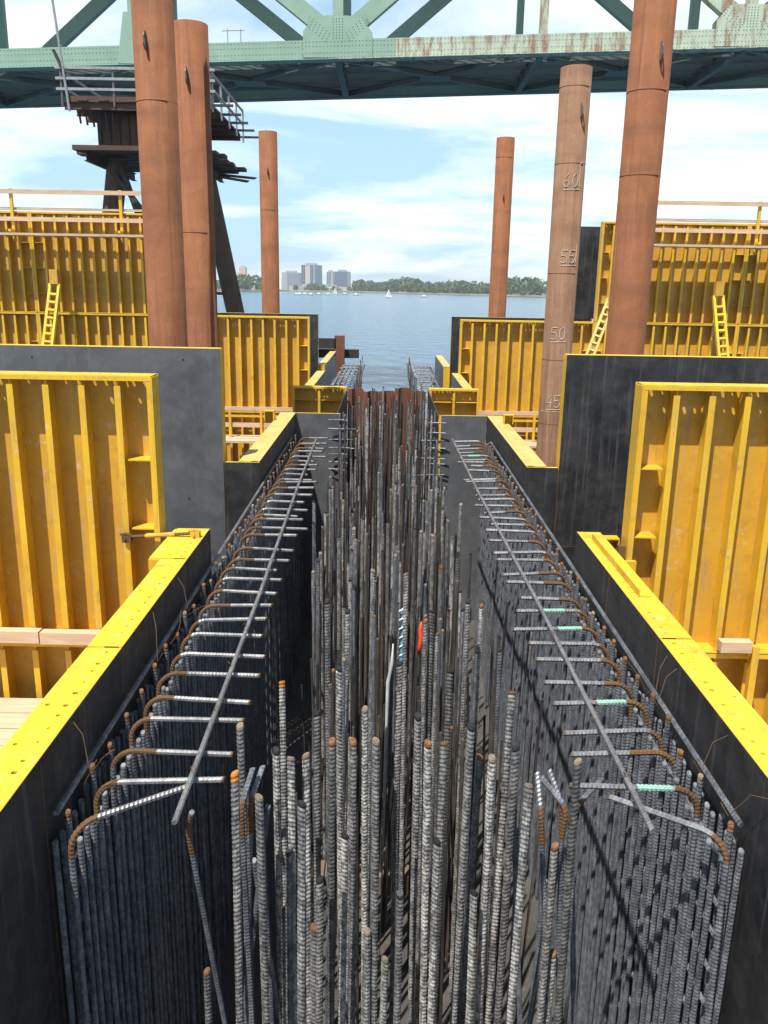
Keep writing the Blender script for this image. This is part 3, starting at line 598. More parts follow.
# ---- dowel bars standing in the middle
RD = 0.0185
TIPS = {'o': 'tip_orange', 'k': 'tip_black', 'p': 'tip_pale'}
DW = {kk: straight_mesh(4.3, RD, v_, 'dowel_steel', 0.026, 9, 0.025) for kk, v_ in TIPS.items()}
DWs = {kk: straight_mesh(4.3, 0.0132, v_, 'cage_steel', 0.03, 7, 0.022) for kk, v_ in TIPS.items()}
DWb = {kk: straight_mesh(4.3, 0.0132, v_, 'brown_steel', 0.03, 7, 0.022) for kk, v_ in TIPS.items()}
DWm = {kk: straight_mesh(4.3, 0.0165, v_, 'dowel_steel', 0.035, 7, 0.024) for kk, v_ in TIPS.items()}
DLAB = {'o': 'thick upright ribbed dowel bar with orange rusty cut tip', 'k': 'thick upright ribbed dowel bar with blackened tip', 'p': 'thick upright ribbed dowel bar with pale dusty tip'}
taken = []
def dowel(p, kind, me=None, lab=None, lean=0.013):
    o = put('dowel_bar', me or DW[kind], None, p); o.rotation_euler = (random.uniform(-lean, lean), random.uniform(-lean, lean), random.uniform(0, 6.28))
    tag(o, lab or DLAB[kind], 'rebar', 'upright dowel bars with ' + {'o': 'orange', 'k': 'black', 'p': 'pale'}[kind] + ' tips' if lab is None else lab.split(' standing ')[1]+' '+lab.split(' standing ')[0]); taken.append((p[0], p[1])); return o
near = [(282, 681, 'o'), (276, 749, 'k'), (291, 757, 'p'), (306, 754, 'p'), (317, 712, 'k'), (302, 802, 'k'), (339, 667, 'k'), (332, 740, 'o'), (345, 834, 'k'), (353, 740, 'o'), (365, 708, 'p'),
        (376, 740, 'p'), (400, 662, 'k'), (418, 715, 'k'), (437, 840, 'k'), (444, 742, 'o'), (450, 670, 'k'), (471, 725, 'k'), (492, 757, 'p'), (512, 691, 'o'), (516, 746, 'k'), (529, 784, 'p'), (480, 755, 'o'),
        (428, 742, 'o'), (289, 850, 'k'), (320, 878, 'k'), (259, 796, 'p'), (235, 772, 'o'), (240, 725, 'p'), (285, 907, 'o'), (314, 926, 'o'), (367, 930, 'p'), (385, 958, 'p'), (400, 893, 'k'), (474, 891, 'k'),
        (473, 947, 'o'), (555, 845, 'o'), (578, 760, 'p'), (553, 952, 'o'), (207, 970, 'o'), (314, 501, 'k'), (318, 559, 'k'), (339, 535, 'k'), (354, 528, 'p'), (363, 517, 'k'), (373, 570, 'p'), (388, 524, 'p'),
        (396, 482, 'k'), (406, 573, 'p'), (415, 528, 'k'), (421, 531, 'p'), (433, 535, 'p'), (441, 566, 'o'), (448, 520, 'p'), (461, 504, 'p'), (458, 559, 'o'), (327, 600, 'k'), (348, 610, 'k'), (468, 600, 'k'), (432, 610, 'k')]
for (px, py, kd) in near:
    if py > 880: P = aty(px, py, 3.75)
    elif py > 820: P = aty(px, py, 3.7)
    else: P = atz(px, py, ZK+random.uniform(-0.05, 0.25))
    o = dowel(P, kd, straight_mesh(4.3, RD, 'tip_bright', 'dowel_steel', 0.06, 9, 0.025) if (px, py) in ((282, 681), (235, 772)) else None)
    if (px, py) in ((282, 681), (235, 772)): o['label'] = 'thick upright dowel bar with bright orange tip ' + ('standing clear in the dark gap' if px == 282 else 'beside the crossing pair of slim bars'); o['group'] = 'bright orange tipped bars'
    if (px, py) == (400, 662):
        for q in range(8): MB().tube([(-0.006, -0.006, -0.17*q-0.2), (-0.006, -0.006, -0.17*q-0.182)], RD*1.0, 9).build('paint_mark', 'pink_paint', o)
        o['label'] = 'thick upright ribbed dowel bar with pink paint marks down its length'; o['group'] = 'pink marked bar'
# slimmer bars filling the trench further along
yy = 5.0
while yy < 18.6:
    xw = (-0.72, 0.86) if yy > 14.5 else (-0.80, 0.90)
    nrow = 5 if yy < 7 else 6
    for k in range(nrow):
        x_ = xw[0]+(xw[1]-xw[0])*(k+random.uniform(0.15, 0.85))/nrow
        if yy < 7 and (abs(x_+0.65) < 0.2): continue
        if yy < 6.7 and -0.05 < x_ < 0.30: continue
        if any(abs(x_-a)+abs(yy-b_) < 0.06 for a, b_ in taken): continue
        zt_ = ZK-random.choice((0.0, 0.1, 0.3, 0.55, 0.8))+random.uniform(-.1, .2)
        if yy > 13: zt_ += random.uniform(0.0, 0.55)
        kd = random.choice('kkpppo')
        thin = random.random() < 0.7; brown = random.random() < 0.45
        dowel((x_, yy+random.uniform(-.1, .1), zt_), kd, ((DWb if brown else DWs) if thin else DWm)[kd], '%s upright bar with %s tip standing %s' % (('thin brownish' if brown else 'thin bluish') if thin else 'slim dusty', {'k': 'dark', 'p': 'pale', 'o': 'rusty'}[kd], 'between the two hooked cages' if yy < 9 else ('in the trench between the two stop ends' if yy < 14.5 else 'in front of the sheet pile wall')), 0.012)
    yy += 0.31
mb = MB(); rb = random.Random(11)
for k in range(400):
    y_ = rb.uniform(5.2, 18.4) if k < 350 else rb.uniform(4.4, 7.0); x_ = rb.uniform(-0.66 if y_ < 9 else -0.78, 0.82) if k < 350 else rb.uniform(-0.1, 1.0); 
    if y_ < 6.7 and -0.05 < x_ < 0.30: continue
    zt_ = rb.uniform(2.2, 4.0) if y_ < 14 else rb.uniform(3.0, 4.6); lx = rb.gauss(0, 0.05); ly = rb.gauss(0, 0.05)
    mb.tube([(x_, y_, ZF-0.1), (x_+lx*0.5, y_+ly*0.5, (ZF+zt_)/2), (x_+lx*1.2, y_+ly, zt_)], rb.uniform(0.009, 0.013), 5, (lambda s_, q=k % 3: q))
tag(mb.build('thin_bars', ['gap_shade_bar', 'gap_shade_bar', 'brown_steel']), 'tangle of thin bars coloured dark as shade filling the trench between the dowels', 'rebar', kind='stuff')
# bent loose bars near the camera
def bent(pts, r, label, rust=None, mats=('cage_steel', 'bar_rust'), name='bent_bar'):
    mf = (lambda s_: 1 if rust and rust[0] < s_ < rust[1] else 0)
    P = [Vector(p) for p in pts]; sm = []
    for i in range(len(P)):
        if 0 < i < len(P)-1:
            a = P[i]+(P[i-1]-P[i]).normalized()*0.06; c = P[i]+(P[i+1]-P[i]).normalized()*0.06
            sm += [a*(1-s_)**2+P[i]*2*s_*(1-s_)+c*s_*s_ for s_ in (0, .25, .5, .75, 1)]
        else: sm.append(P[i])
    me = rebar(sm, r, 0.021, 7, mf).mesh(name, list(mats)); o = put(name, me); return tag(o, label, 'rebar', None)
def down(p, z=0.45, dx_=0.0): return Vector((p[0]+dx_, p[1]+0.05, z))
q = atz(186, 822, 4.02); bent([atz(192, 812, 4.1), q+Vector((0.01, -0.02, -0.02)), aty(225, 1024, q.y+0.15), aty(255, 1200, q.y+0.3)], 0.0125, 'thin bar bent down from the end of the shaded cage', (0.0, 0.09))
def pair(spec, nm):
    for k, ((x0, y0), (x1, y1), (x2, y2), Y) in enumerate(spec):
        a = aty(x0, y0, Y+0.12); b_ = aty(x1, y1, Y); c = aty(x2, y2, Y+0.05); e = c+(c-b_)*((c.z-0.5)/max(0.1, b_.z-c.z))
        bent([a, b_, e], 0.0145, nm[k], (0.045, 0.10))
pair([((253, 768), (241, 806), (252, 1020), 3.7), ((263, 766), (251, 800), (246, 1020), 3.78)], ['slim bar with rust stained bend, first of the crossing pair by the shaded cage', 'slim bar with rust stained bend, second of the crossing pair by the shaded cage'])
pair([((537, 772), (541, 812), (549, 1020), 3.7), ((549, 770), (562, 805), (558, 1020), 3.75), ((602, 779), (571, 812), (574, 1020), 3.8), ((541, 777), (567, 808), (530, 1020), 3.72)],
     ['slim bar with straight rusty top among the bent bundle', 'slim bar kinked to one side in the bent bundle', 'slim bar whose bent end reaches over towards the sunlit hooks', 'slim bar crossing the bent bundle low down'])
for k, (x0, y0, x1, y1) in enumerate([(268, 806, 243, 1024), (246, 790, 252, 1024), (262, 830, 272, 1024), (254, 860, 280, 1024)]):
    bent([aty(x0, y0, 3.9), aty((x0+x1)/2, (y0+y1)/2, 3.92), aty(x1, y1, 3.95), aty(x1+(x1-x0)*.6, 1170, 4.0)], 0.0145, ['slim plain bar leaning across the pair beside the orange tipped dowel', 'slim plain upright bar behind the crossing pair', 'slim plain bar leaning away from the crossing pair', 'slim plain bar leaning furthest from the crossing pair'][k])
for k, (x0, y0, x1, y1) in enumerate([(513, 790, 520, 1024), (545, 880, 530, 1024), (566, 850, 560, 1024), (520, 830, 508, 1024)]):
    bent([aty(x0, y0, 3.95), aty((x0+x1)/2, (y0+y1)/2, 3.97), aty(x1, y1, 4.0), aty(x1+(x1-x0)*.6, 1170, 4.05)], 0.0145, ['slim plain bar beside the bent bundle, tipping towards the sunlit cage', 'short slim bar inside the bent bundle', 'slim bar hugging the bent bundle on the sunlit cage side', 'slim bar leaning under the bent bundle'][k])
# things low in the trench
for k, (px, py, x0, x1) in enumerate([(365, 877, -0.95, 0.85), (365, 679, -0.9, 0.8)]):
    P = atz(px, py, ZF+0.2)
    t = thing('timber_spreader', ['timber spreader lying across the trench floor, the closer one', 'timber spreader lying across the trench floor by the blue rope'][k], 'timber', (x0, P.y, ZF)); MB().box(0, x1-x0, 0, 0.2, 0.0, 0.2).build('beam', 'old_timber', t); MB().box(0.2, 0.4, -0.05, 0.25, 0.201, 0.24).build('cleat', 'old_timber', t)
P0 = aty(405, 612, 6.5); hl = P0.z-ZF
o = thing('rolled_hose', 'blue and white striped hose standing among the bars', 'hose', (P0.x, 6.5, ZF))
MB().tube([(0, 0, 0), (-0.03, 0, hl*0.5), (-0.02, 0, hl*0.8), (0, 0, hl)], 0.026, 8).build('hose', 'blue_rope', o)
for q in range(8): MB().tube([(0.027*math.cos(a)-0.004-0.002*q, 0.027*math.sin(a), hl-0.62+a*0.02+q*0.08) for a in np.linspace(0, 6.0, 12)], 0.009, 5).build('stripe', 'white_plastic', o)
P1 = aty(417, 652, 6.4); o = thing('safety_flag', 'red plastic safety flag tied among the bars', 'flag', (P1.x, 6.4, ZF)); fz = P1.z-ZF
MB().tube([(0, 0, 0), (0.0, 0, fz+0.3)], 0.008, 6).build('stake', 'brown_steel', o)
MB().tube([(0.012, 0, fz-0.03), (0.02, -0.01, fz+0.05), (0.03, 0.01, fz+0.14), (0.022, 0, fz+0.2), (0.03, 0, fz+0.27)], [0.006, 0.018, 0.024, 0.02, 0.005], 8).build('cloth', 'red_plastic', o, smooth=True)
P1 = aty(388, 682, 6.3); o = thing('plastic_sheet', 'strip of white plastic sheet hanging beside the blue hose', 'plastic', (P1.x, 6.3, ZF)); fz = P1.z-ZF
MB().tube([(-0.03, 0, 0), (0, 0, fz), (0.03, 0, fz+0.17), (0.035, 0, fz+0.34)], [0.002, 0.016, 0.014, 0.004], 8).build('strip', 'tip_white', o, smooth=True)

# sheet pile wall closing the middle
t = thing('sheet_pile_wall', 'rust red corrugated sheet pile wall closing off the trench', 'sheet pile', (-0.86, Y4+0.15, -1.0))
prof = [(0, 0), (0.09, 0), (0.15, 0.16), (0.29, 0.16), (0.35, 0)]
for k in range(5):
    mb = MB(); zt_ = 5.28+random.uniform(-.05, .07); i = len(mb.v)
    pr = [(x_, y_) for x_, y_ in prof]; back = [(x_, y_+0.012) for x_, y_ in reversed(prof)]; al = pr+back; n = len(al)
    mb.v += [(x_, y_, 0) for x_, y_ in al]+[(x_, y_, zt_) for x_, y_ in al]
    for j in range(n): mb.f.append((j, (j+1) % n, n+(j+1) % n, n+j)); mb.m.append(0)
    for j in range(4): a, b_, c_, d_ = j, j+1, n-2-j, n-1-j; mb.f.append((n+a, n+b_, n+c_, n+d_)); mb.m.append(0)
    mb.build('sheet', 'sheet_rust', t, (k*0.352, 0, 0))
# dark timbers at the far end
t = thing('timber_bulkhead', 'dark timber bulkhead with a stub post beyond the far trench wall', 'bulkhead', (-2.9, 30.6, ZF))
MB().box(0.0, 1.9, -0.12, 0.12, 3.55, 3.85).build('waler', 'dark_steel', t); MB().box(-0.1, 1.1, -0.5, -0.26, 3.9, 4.25).build('waler', 'dark_steel', t)
MB().box(1.05, 1.4, -0.5, -0.18, 0, 4.35).build('post', 'sheet_rust', t); MB().box(0.1, 0.35, -0.2, 0.13, 0, 3.5).build('post', 'dark_steel', t)

# ------------------------------------------------------------------ near platforms, turnbuckle, fittings
t = thing('plank_platform', 'pale plank platform below the ribbed panel outside the shaded wall', 'platform', (-5.4, 5.4, ZF))
for k in range(6): MB().box(0.03*(k % 2), 3.40, k*0.28, k*0.28+0.265, 2.22, 2.27).build('plank', 'timber', t)
for x_ in (0.5, 2.9): MB().box(x_-0.05, x_+0.05, 0.02, 1.62, 2.07, 2.218).build('bearer', 'timber', t); MB().box(x_-0.05, x_+0.05, 0.1, 0.2, 0, 2.068).box(x_-0.05, x_+0.05, 1.4, 1.5, 0, 2.068).build('leg', 'timber', t)
t = thing('timber_rail', 'pale timber laid along the ribs of the turnbuckle panel', 'timber', (-5.4, YN-PD-0.05, 3.34)); MB().box(0, 2.3, -0.06, 0.04, 0, 0.11).build('board', 'timber', t); MB().box(2.31, 2.95, -0.055, 0.045, -0.01, 0.10).build('board', 'timber', t)
t = thing('plank_platform', 'plank platform below the ribbed panel outside the sunlit wall', 'platform', (2.4, 5.4, ZF))
for k in range(6): MB().box(0, 3.2, k*0.28, k*0.28+0.265, 1.90, 1.95).build('plank', 'timber', t)
for x_ in (0.4, 2.6): MB().box(x_-0.05, x_+0.05, 0.02, 1.62, 1.75, 1.898).build('bearer', 'timber', t); MB().box(x_-0.05, x_+0.05, 0.1, 0.2, 0, 1.748).box(x_-0.05, x_+0.05, 1.4, 1.5, 0, 1.748).build('leg', 'timber', t)
# turnbuckle on the shaded side
a = aty(126, 537, YN-PD-0.04); b_ = atz(196, 531, ZT+0.035); b_.y = 7.06
t = thing('turnbuckle', 'dirty yellow turnbuckle brace tying the ribbed panel to the trench wall', 'turnbuckle', a); d = b_-a
MB().tube([d*f_ for f_ in np.linspace(0, 0.3, 12)], [0.013, 0.016]*6, 8).build('threaded_rod', 'bar_rust', t); MB().tube([d*0.28, d*0.31, d*0.5, d*0.69, d*0.72], [0.014, 0.023, 0.02, 0.023, 0.014], 10).build('sleeve', 'skin_back', t); MB().tube([d*f_ for f_ in np.linspace(0.7, 1.0, 12)], [0.013, 0.016]*6, 8).build('threaded_rod', 'bar_rust', t)
for q in (Vector((0.0, 0, 0)), d): MB().box(-0.03, 0.05, -0.03, -0.018, -0.045, 0.02).box(-0.03, 0.05, 0.018, 0.03, -0.045, 0.02).tube([(0, -0.05, -0.005), (0, 0.05, -0.005)], 0.012, 8).tube([(-0.05, 0.01, 0.02), (0.0, -0.02, 0.035), (0.05, 0.0, 0.02)], 0.012, 6).build('clevis', 'bar_rust' if q.length < 0.01 else 'skin_back', t, q)
# fittings on the sunlit side
t = thing('angle_iron', 'loose perforated angle iron lying on the sunlit trench wall top', 'angle iron', (XR+0.09, 5.75, ZT)); MB().box(0, 0.09, 0, 1.45, 0.003, 0.012).build('leg', 'flange_yellow', t); MB().box(-0.008, 0.0, 0, 1.45, 0.003, 0.05).build('leg', 'skin_back', t)
t = thing('bar_clamp', 'rusty bar clamp on the lower corner of the ribbed panel', 'clamp', (2.10, YN-PD-0.03, 3.72)); MB().box(-0.03, 0.03, -0.03, 0.02, 0, 0.62).build('bar', 'bar_rust', t); MB().box(0.031, 0.14, -0.03, 0.02, 0.36, 0.48).build('jaw', 'yellow_paint', t)
t = thing('box_bracket', 'small yellow box bracket at the wall corner by the bar clamp', 'bracket', (XR+0.02, YN-0.02, ZT-0.5)); MB().box(0.0, 0.32, 0, 0.012, 0, 0.5).box(0.0, 0.32, -0.10, -0.002, 0.488, 0.5).box(0.31, 0.32, -0.10, -0.002, 0, 0.486).build('plate', 'yellow_paint', t)
for k in range(3): MB().tube([(0.07+k*0.09, -0.012, 0.40), (0.07+k*0.09, 0.0, 0.40)], 0.014, 8).build('bolt', 'hole_dark', t)
for sx, x_ in ((-1, -2.0), (1, 2.0)):
    P = aty(272, 418, 14.0) if sx < 0 else aty(508, 421, 14.0)
    t = thing('lifting_box', 'small yellow lifting bracket on the middle trench wall by the %s' % ('paired piles' if sx < 0 else 'numbered pile'), 'bracket', (P.x-0.1, 13.9, ZT)); MB().box(0, 0.16, 0, 0.015, 0.0, 0.14).box(0, 0.015, -0.12, -0.001, 0, 0.14).box(0.145, 0.16, -0.12, -0.001, 0, 0.14).box(0, 0.16, -0.12, -0.001, 0.141, 0.155).build('box', 'yellow_paint', t)
# waler with yellow joint plates below the near ribbed panel on the sunlit side
t = thing('timber_block', 'timber block wedged under the ribbed panel on the sunlit side', 'timber', (3.05, YN-PD-0.14, 3.38)); MB().box(0, 0.28, 0, 0.10, 0, 0.10).build('block', 'timber', t); MB().box(0.3, 0.36, 0.02, 0.08, -1.3, 0.05).build('upright', 'yellow_paint', t)
for f in [o for o in bpy.data.objects if o.name.startswith('steel_form') and o.get('group') == GD]:
    for x_ in (0.45, 2.3):
        for z_ in (0.55, 2.30):
            mb = MB(); mb.tube([(x_, 0.0005, z_), (x_, 0.003, z_)], 0.013, 10); mb.build('tie_hole', 'hole_dark', f)
# ------------------------------------------------------------------ work tower under the bridge
tw = thing('pier_tower', 'dark rusty pier tower with two plank decks under the bridge', 'tower', (-10.6, 41.5, -1.0))
def twp(name, mb, mat): return mb.build(name, mat, tw)
def zz_(z): return z+1.0
X0, X1, Ya, Yb = -2.75, 2.95, -3.5, 3.5
zu = zz_(13.75); zl = zz_(11.85)
k = 0
for x_ in np.arange(X0, X1, 0.42): twp('deck_plank', MB().box(x_, x_+0.40, Ya-random.uniform(0, .3), Yb+random.uniform(0, .3), zu, zu+0.07), 'tower_rust')
for y_ in np.arange(Ya, Yb+0.1, 1.4): twp('joist', MB().ibeam((X0-0.2, y_, zu-0.16), (X1+0.2, y_, zu-0.16), 0.16, 0.3), 'tower_rust')
twp('fascia', MB().box(X0, X1, Ya-0.1, Ya-0.04, zu-0.02, zu+0.2), 'tower_rust')
for i in range(9):
    y_ = Ya-0.3+i*0.85; twp('deck_plank', MB().box(X0-0.1+random.uniform(-.3, .3), X1+random.uniform(-.1, .6), y_, y_+0.7, zl+random.uniform(0, .1), zl+0.2), 'tower_rust')
for x_ in (-2.2, 0, 2.2): twp('joist', MB().ibeam((x_, Ya, zl-0.2), (x_, Yb, zl-0.2), 0.2, 0.36), 'tower_rust')
twp('cap_beam', MB().box(-1.95, 1.9, -2.6, 2.6, zl+0.21, zu-0.33), 'tower_rust')
for x_ in np.arange(-1.8, 1.9, 0.4): twp('cap_rib', MB().box(x_-0.03, x_+0.03, -2.72, -2.602, zl+0.25, zu-0.33), 'dark_steel')
twp('leg', MB().tube([(-1.45, -1.6, zl-0.05), (-3.5, -1.9, 0)], 0.45, 20), 'tower_rust'); twp('leg', MB().tube([(1.75, 1.4, zl-0.05), (4.1, 2.2, 0)], 0.45, 20), 'tower_rust')
for q in range(5): twp('rung', MB().beam((1.3, 1.2, zl-1.2-q*1.5), (2.3+q*0.33, 1.6, zl-1.3-q*1.5), 0.14, 0.14), 'dark_steel')
for (a, b_) in (((-1.6, -2.0, zl-0.6), (0.9, -2.3, zl-3.8)), ((1.4, -2.0, zl-0.6), (-1.4, -2.3, zl-3.8)), ((-1.2, -2.0, zl-0.4), (-0.2, -2.2, zl-3.4)), ((-1.7, -2.3, zl-4.2), (2.1, -2.3, zl-4.2)), ((-1.9, -2.3, zl-4.4), (2.2, -2.4, zl-9)), ((2.2, -2.4, zl-4.4), (-1.9, -2.5, zl-9))): twp('brace', MB().beam(a, b_, 0.2, 0.2), 'dark_steel')
for x_ in (X0-0.25, X0+1.9, X0+4.0, X1+0.2): twp('rail_post', MB().tube([(x_, Ya-0.1, zu-0.2), (x_, Ya-0.1, zu+1.3)], 0.045, 6), 'galv_dark')
for h in (0.45, 0.85, 1.25): twp('rail', MB().box(X0-0.45, X1+0.4, Ya-0.18, Ya-0.10, zu+h-0.05, zu+h+0.05), 'galv')
for y_ in np.linspace(Ya, Yb+0.6, 5): twp('rail_post', MB().tube([(X1+0.25, y_, zu-0.3), (X1+0.25, y_, zu+1.2)], 0.05, 6), 'galv'); twp('outrigger', MB().beam((X1-0.5, y_, zu-0.05), (X1+1.1, y_, zu-0.05), 0.08, 0.1), 'dark_steel')
for h in (0.55, 1.15): twp('rail', MB().beam((X1+0.25, Ya, zu+h), (X1+0.25, Yb+0.6, zu+h), 0.08, 0.08), 'galv'); twp('rail', MB().beam((X0-0.25, Ya, zu+h), (X0-0.25, Yb, zu+h), 0.08, 0.08), 'galv')
twp('mast', MB().tube([(X0+0.05, Ya-0.2, zu-0.4), (X0-0.35, Ya-0.2, zu+4.1)], 0.05, 6), 'galv'); twp('brace', MB().beam((X0-0.45, Ya-0.15, zu+1.9), (X0-0.05, Ya-0.15, zu+1.0), 0.16, 0.1), 'dark_steel')
for i in range(6): twp('hanger', MB().beam((X0+0.2+i*0.28, Ya+0.5, zu-0.3), (X0+0.25+i*0.28, Ya+0.5, zu-0.75-0.06*i), 0.07, 0.07), 'dark_steel')
for i in range(2): twp('loose_plank', MB().beam((X1+0.9-0.3*i, Yb-0.4*i, zl-0.15-0.2*i), (X1-2.2, Yb-1.5, zl-0.05), 0.5, 0.06), 'tower_rust')

# ------------------------------------------------------------------ steel truss bridge
SP = 10.95; YNR = 50.0; YFR = 59.3; GR = 0.0405
br = thing('truss_bridge', 'light green riveted steel truss bridge crossing overhead', 'bridge', (-2.9, YNR, 18.33))
def bz(x_, z_): return z_+GR*x_            # local height following the bridge grade
CH = 0.92
def chord(y, d0, name='bottom_chord'):
    for i in range(-4, 5):
        xa, xb = i*SP, (i+1)*SP
        mat = 'bridge_rusted' if (i >= 0 and y == 0) else 'bridge_green'
        if i == 0: 
            MB().beam((xa, y, bz(xa, CH/2)), (xa+3.1, y, bz(xa+3.1, CH/2)), 0.6, CH).build(name, 'bridge_green', br); xa += 3.104
        MB().beam((xa, y, bz(xa, CH/2)), (xb-0.004, y, bz(xb, CH/2)), 0.6, CH).build(name, mat, br)
        MB().beam((i*SP, y-0.0, bz(i*SP, -0.018)), (xb-0.01, y, bz(xb, -0.018)), 0.74, 0.03).build('cover_plate', mat if y == 0 else 'bridge_shade', br)
TOPH = 9.3
def member(p0, p1, w_, d_, mat, nm):
    p0 = Vector(p0); p1 = Vector(p1); e = (p1-p0).normalized(); s_ = Vector((-e.z, 0, e.x))
    mb = MB(); mb.beam(p0+s_*(w_/2-0.03), p1+s_*(w_/2-0.03), 0.06, d_, 0, (0, 1, 0)) if False else None
    # two side channels with a laced or plated face
    for q in (-1, 1): mb.beam(p0+Vector((0, q*(d_/2-0.02), 0)), p1+Vector((0, q*(d_/2-0.02), 0)), 0.04, w_, 0, (0, 1, 0)) if False else mb.beam(p0+Vector((0, q*(d_/2-0.02), 0)), p1+Vector((0, q*(d_/2-0.02), 0)), w_, 0.04, 0, (0, 1, 0))
    mb.beam(p0+s_*(w_/2-0.02), p1+s_*(w_/2-0.02), 0.036, d_-0.084, 0, (0, 1, 0)); mb.beam(p0-s_*(w_/2-0.02), p1-s_*(w_/2-0.02), 0.036, d_-0.084, 0, (0, 1, 0))
    return mb.build(nm, mat, br)
for y, tagn in ((0.0, 'near'), (YFR-YNR, 'far')):
    chord(y, 0)
    for i in range(-4, 6):
        xa = i*SP; mat = 'bridge_rusted' if (i >= 1 and y == 0) else 'bridge_green'
        if i % 2 == 0:   # main panel points at i even: gusset, two diagonals and a post
            for sg in (-1, 1):
                xe_ = xa+sg*SP
                member((xa+sg*0.55, y, bz(xa, CH+0.45)), (xe_, y, bz(xe_, TOPH)), 0.85 if y == 0 else 0.78, 0.5, mat if not (y > 0) else 'bridge_green', 'diagonal')
            member((xa, y, bz(xa, CH)), (xa, y, bz(xa, TOPH)), 0.55, 0.42, mat, 'post')
            for yo in (-0.33, 0.33):
                g = MB(); g.v += [(xa+a*1.0, y+yo+b_, bz(xa, c_)) for b_ in (-0.012, 0.012) for a, c_ in ((-1.85, 0.02), (1.85, 0.02), (1.85, 1.25), (1.25, 1.95), (0.55, 2.05), (-0.55, 2.05), (-1.25, 1.95), (-1.85, 1.25))]
                g.f += [tuple(reversed(range(8))), tuple(range(8, 16))]+[(j, (j+1) % 8, 8+(j+1) % 8, 8+j) for j in range(8)]; g.m += [0]*10; g.build('gusset_plate', mat, br)
        else:
            member((xa, y, bz(xa, CH)), (xa, y, bz(xa, TOPH)), 0.42, 0.42, mat, 'hanger')
            g = MB(); g.v += [(xa+a, y-0.33+b_, bz(xa, c_)) for b_ in (-0.012, 0.012) for a, c_ in ((-0.85, 0.02), (0.85, 0.02), (0.42, 2.5), (-0.42, 2.5))]; g.f += [(3, 2, 1, 0), (4, 5, 6, 7), (0, 1, 5, 4), (1, 2, 6, 5), (2, 3, 7, 6), (3, 0, 4, 7)]; g.m += [0]*6
            if i < 0: g.build('gusset_plate', mat, br)
    for i in range(-4, 5): MB().beam((i*SP, y, bz(i*SP, TOPH+0.4)), ((i+1)*SP-0.004, y, bz((i+1)*SP, TOPH+0.4)), 0.7, 0.8).build('top_chord', 'bridge_green', br)
DW_ = YFR-YNR
for i in range(-4, 6):
    xa = i*SP; MB().ibeam((xa, 0.31, bz(xa, 0.25)), (xa, DW_-0.31, bz(xa, 0.25)), 0.35, 0.75, 0.05).build('strut', 'bridge_shade', br)
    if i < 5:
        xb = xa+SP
        for ya, yb in ((0.35, DW_-0.35), (DW_-0.35, 0.35)): MB().ibeam((xa+0.2, ya, bz(xa, 0.15)), (xb-0.2, yb, bz(xb, 0.15)), 0.28, 0.34, 0.04).build('lateral_brace', 'bridge_shade', br)
        xm = (xa+xb)/2; MB().box(xm-0.9, xm+0.9, DW_/2-0.7, DW_/2+0.7, bz(xm, -0.05), bz(xm, -0.03)).build('brace_plate', 'bridge_shade', br)
        for yq in (2.6, 4.7, 6.6, 8.1): MB().ibeam((xa+0.01, yq, bz(xa, 0.62)), (xb-0.01, yq, bz(xb, 0.62)), 0.3, 0.55, 0.04).build('stringer', 'bridge_shade', br)
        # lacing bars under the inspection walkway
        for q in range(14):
            x1_ = xa+SP*q/14; MB().beam((x1_, 0.9, bz(x1_, 0.05)), (x1_+SP/14, 1.6, bz(x1_+SP/14, 0.05)), 0.10, 0.03).build('lacing_bar', 'bridge_shade', br)
        MB().beam((xa, 1.65, bz(xa, 0.12)), (xb, 1.65, bz(xb, 0.12)), 0.16, 0.2).build('walkway_rail', 'bridge_shade', br)
MB().v
mb = MB(); xa, xb = -4*SP, 5*SP
mb.v += [(x_, y_, bz(x_, z_)) for x_ in (xa, xb) for y_, z_ in ((-1.6, TOPH+0.9), (DW_+1.6, TOPH+0.9), (DW_+1.6, TOPH+1.3), (-1.6, TOPH+1.3))]; mb.f += [(0, 1, 2, 3), (7, 6, 5, 4), (0, 4, 5, 1), (1, 5, 6, 2), (2, 6, 7, 3), (3, 7, 4, 0)]; mb.m += [0]*6
mb.build('shade_deck', 'concrete', br)  # unseen deck above the frame, added so the far truss falls in shadow
# rivets on the near truss
mb = MB()
def rivet(x_, z_, y_=-0.3):
    r_ = 0.034; i = len(mb.v); zc_ = bz(x_, z_)
    mb.v += [(x_+r_*math.cos(a*math.pi/3), y_, zc_+r_*math.sin(a*math.pi/3)) for a in range(6)]+[(x_, y_-0.035, zc_)]
    for a in range(6): mb.f.append((i+a, i+(a+1) % 6, i+6)); mb.m.append(0)
for x_ in np.arange(-19, 24, 0.19):
    for z_ in (0.08, 0.30, 0.62, 0.84): rivet(x_, z_, -0.301 if min(abs(x_-q*SP*2) for q in (-1, 0, 1)) > 1.9 else -0.344)
for c in (-2*SP, 0, 2*SP):
    for sg in (-1, 1):
        for q in range(4):
            for j in range(7): rivet(c+sg*(0.45+j*0.17+q*0.07), 1.0+j*0.14-q*0.12+0.22, -0.344)
    for j in range(8):
        for q in (-0.25, -0.08, 0.08, 0.25): rivet(c+q, 1.0+j*0.13, -0.344)
rv = mb.build('rivets', 'bridge_green', br); rv['kind'] = 'stuff'
# sign-free inspection rail bits on the chord
for x_ in (-5.9, -5.2): MB().tube([(x_, -0.1, bz(x_, CH)), (x_, -0.1, bz(x_, CH+0.7))], 0.03, 6).build('rail_post', 'galv', br)
MB().tube([(-6.2, -0.1, bz(-6.2, CH+0.62)), (-5.0, -0.1, bz(-5.0, CH+0.62))], 0.03, 6).build('rail', 'galv', br)

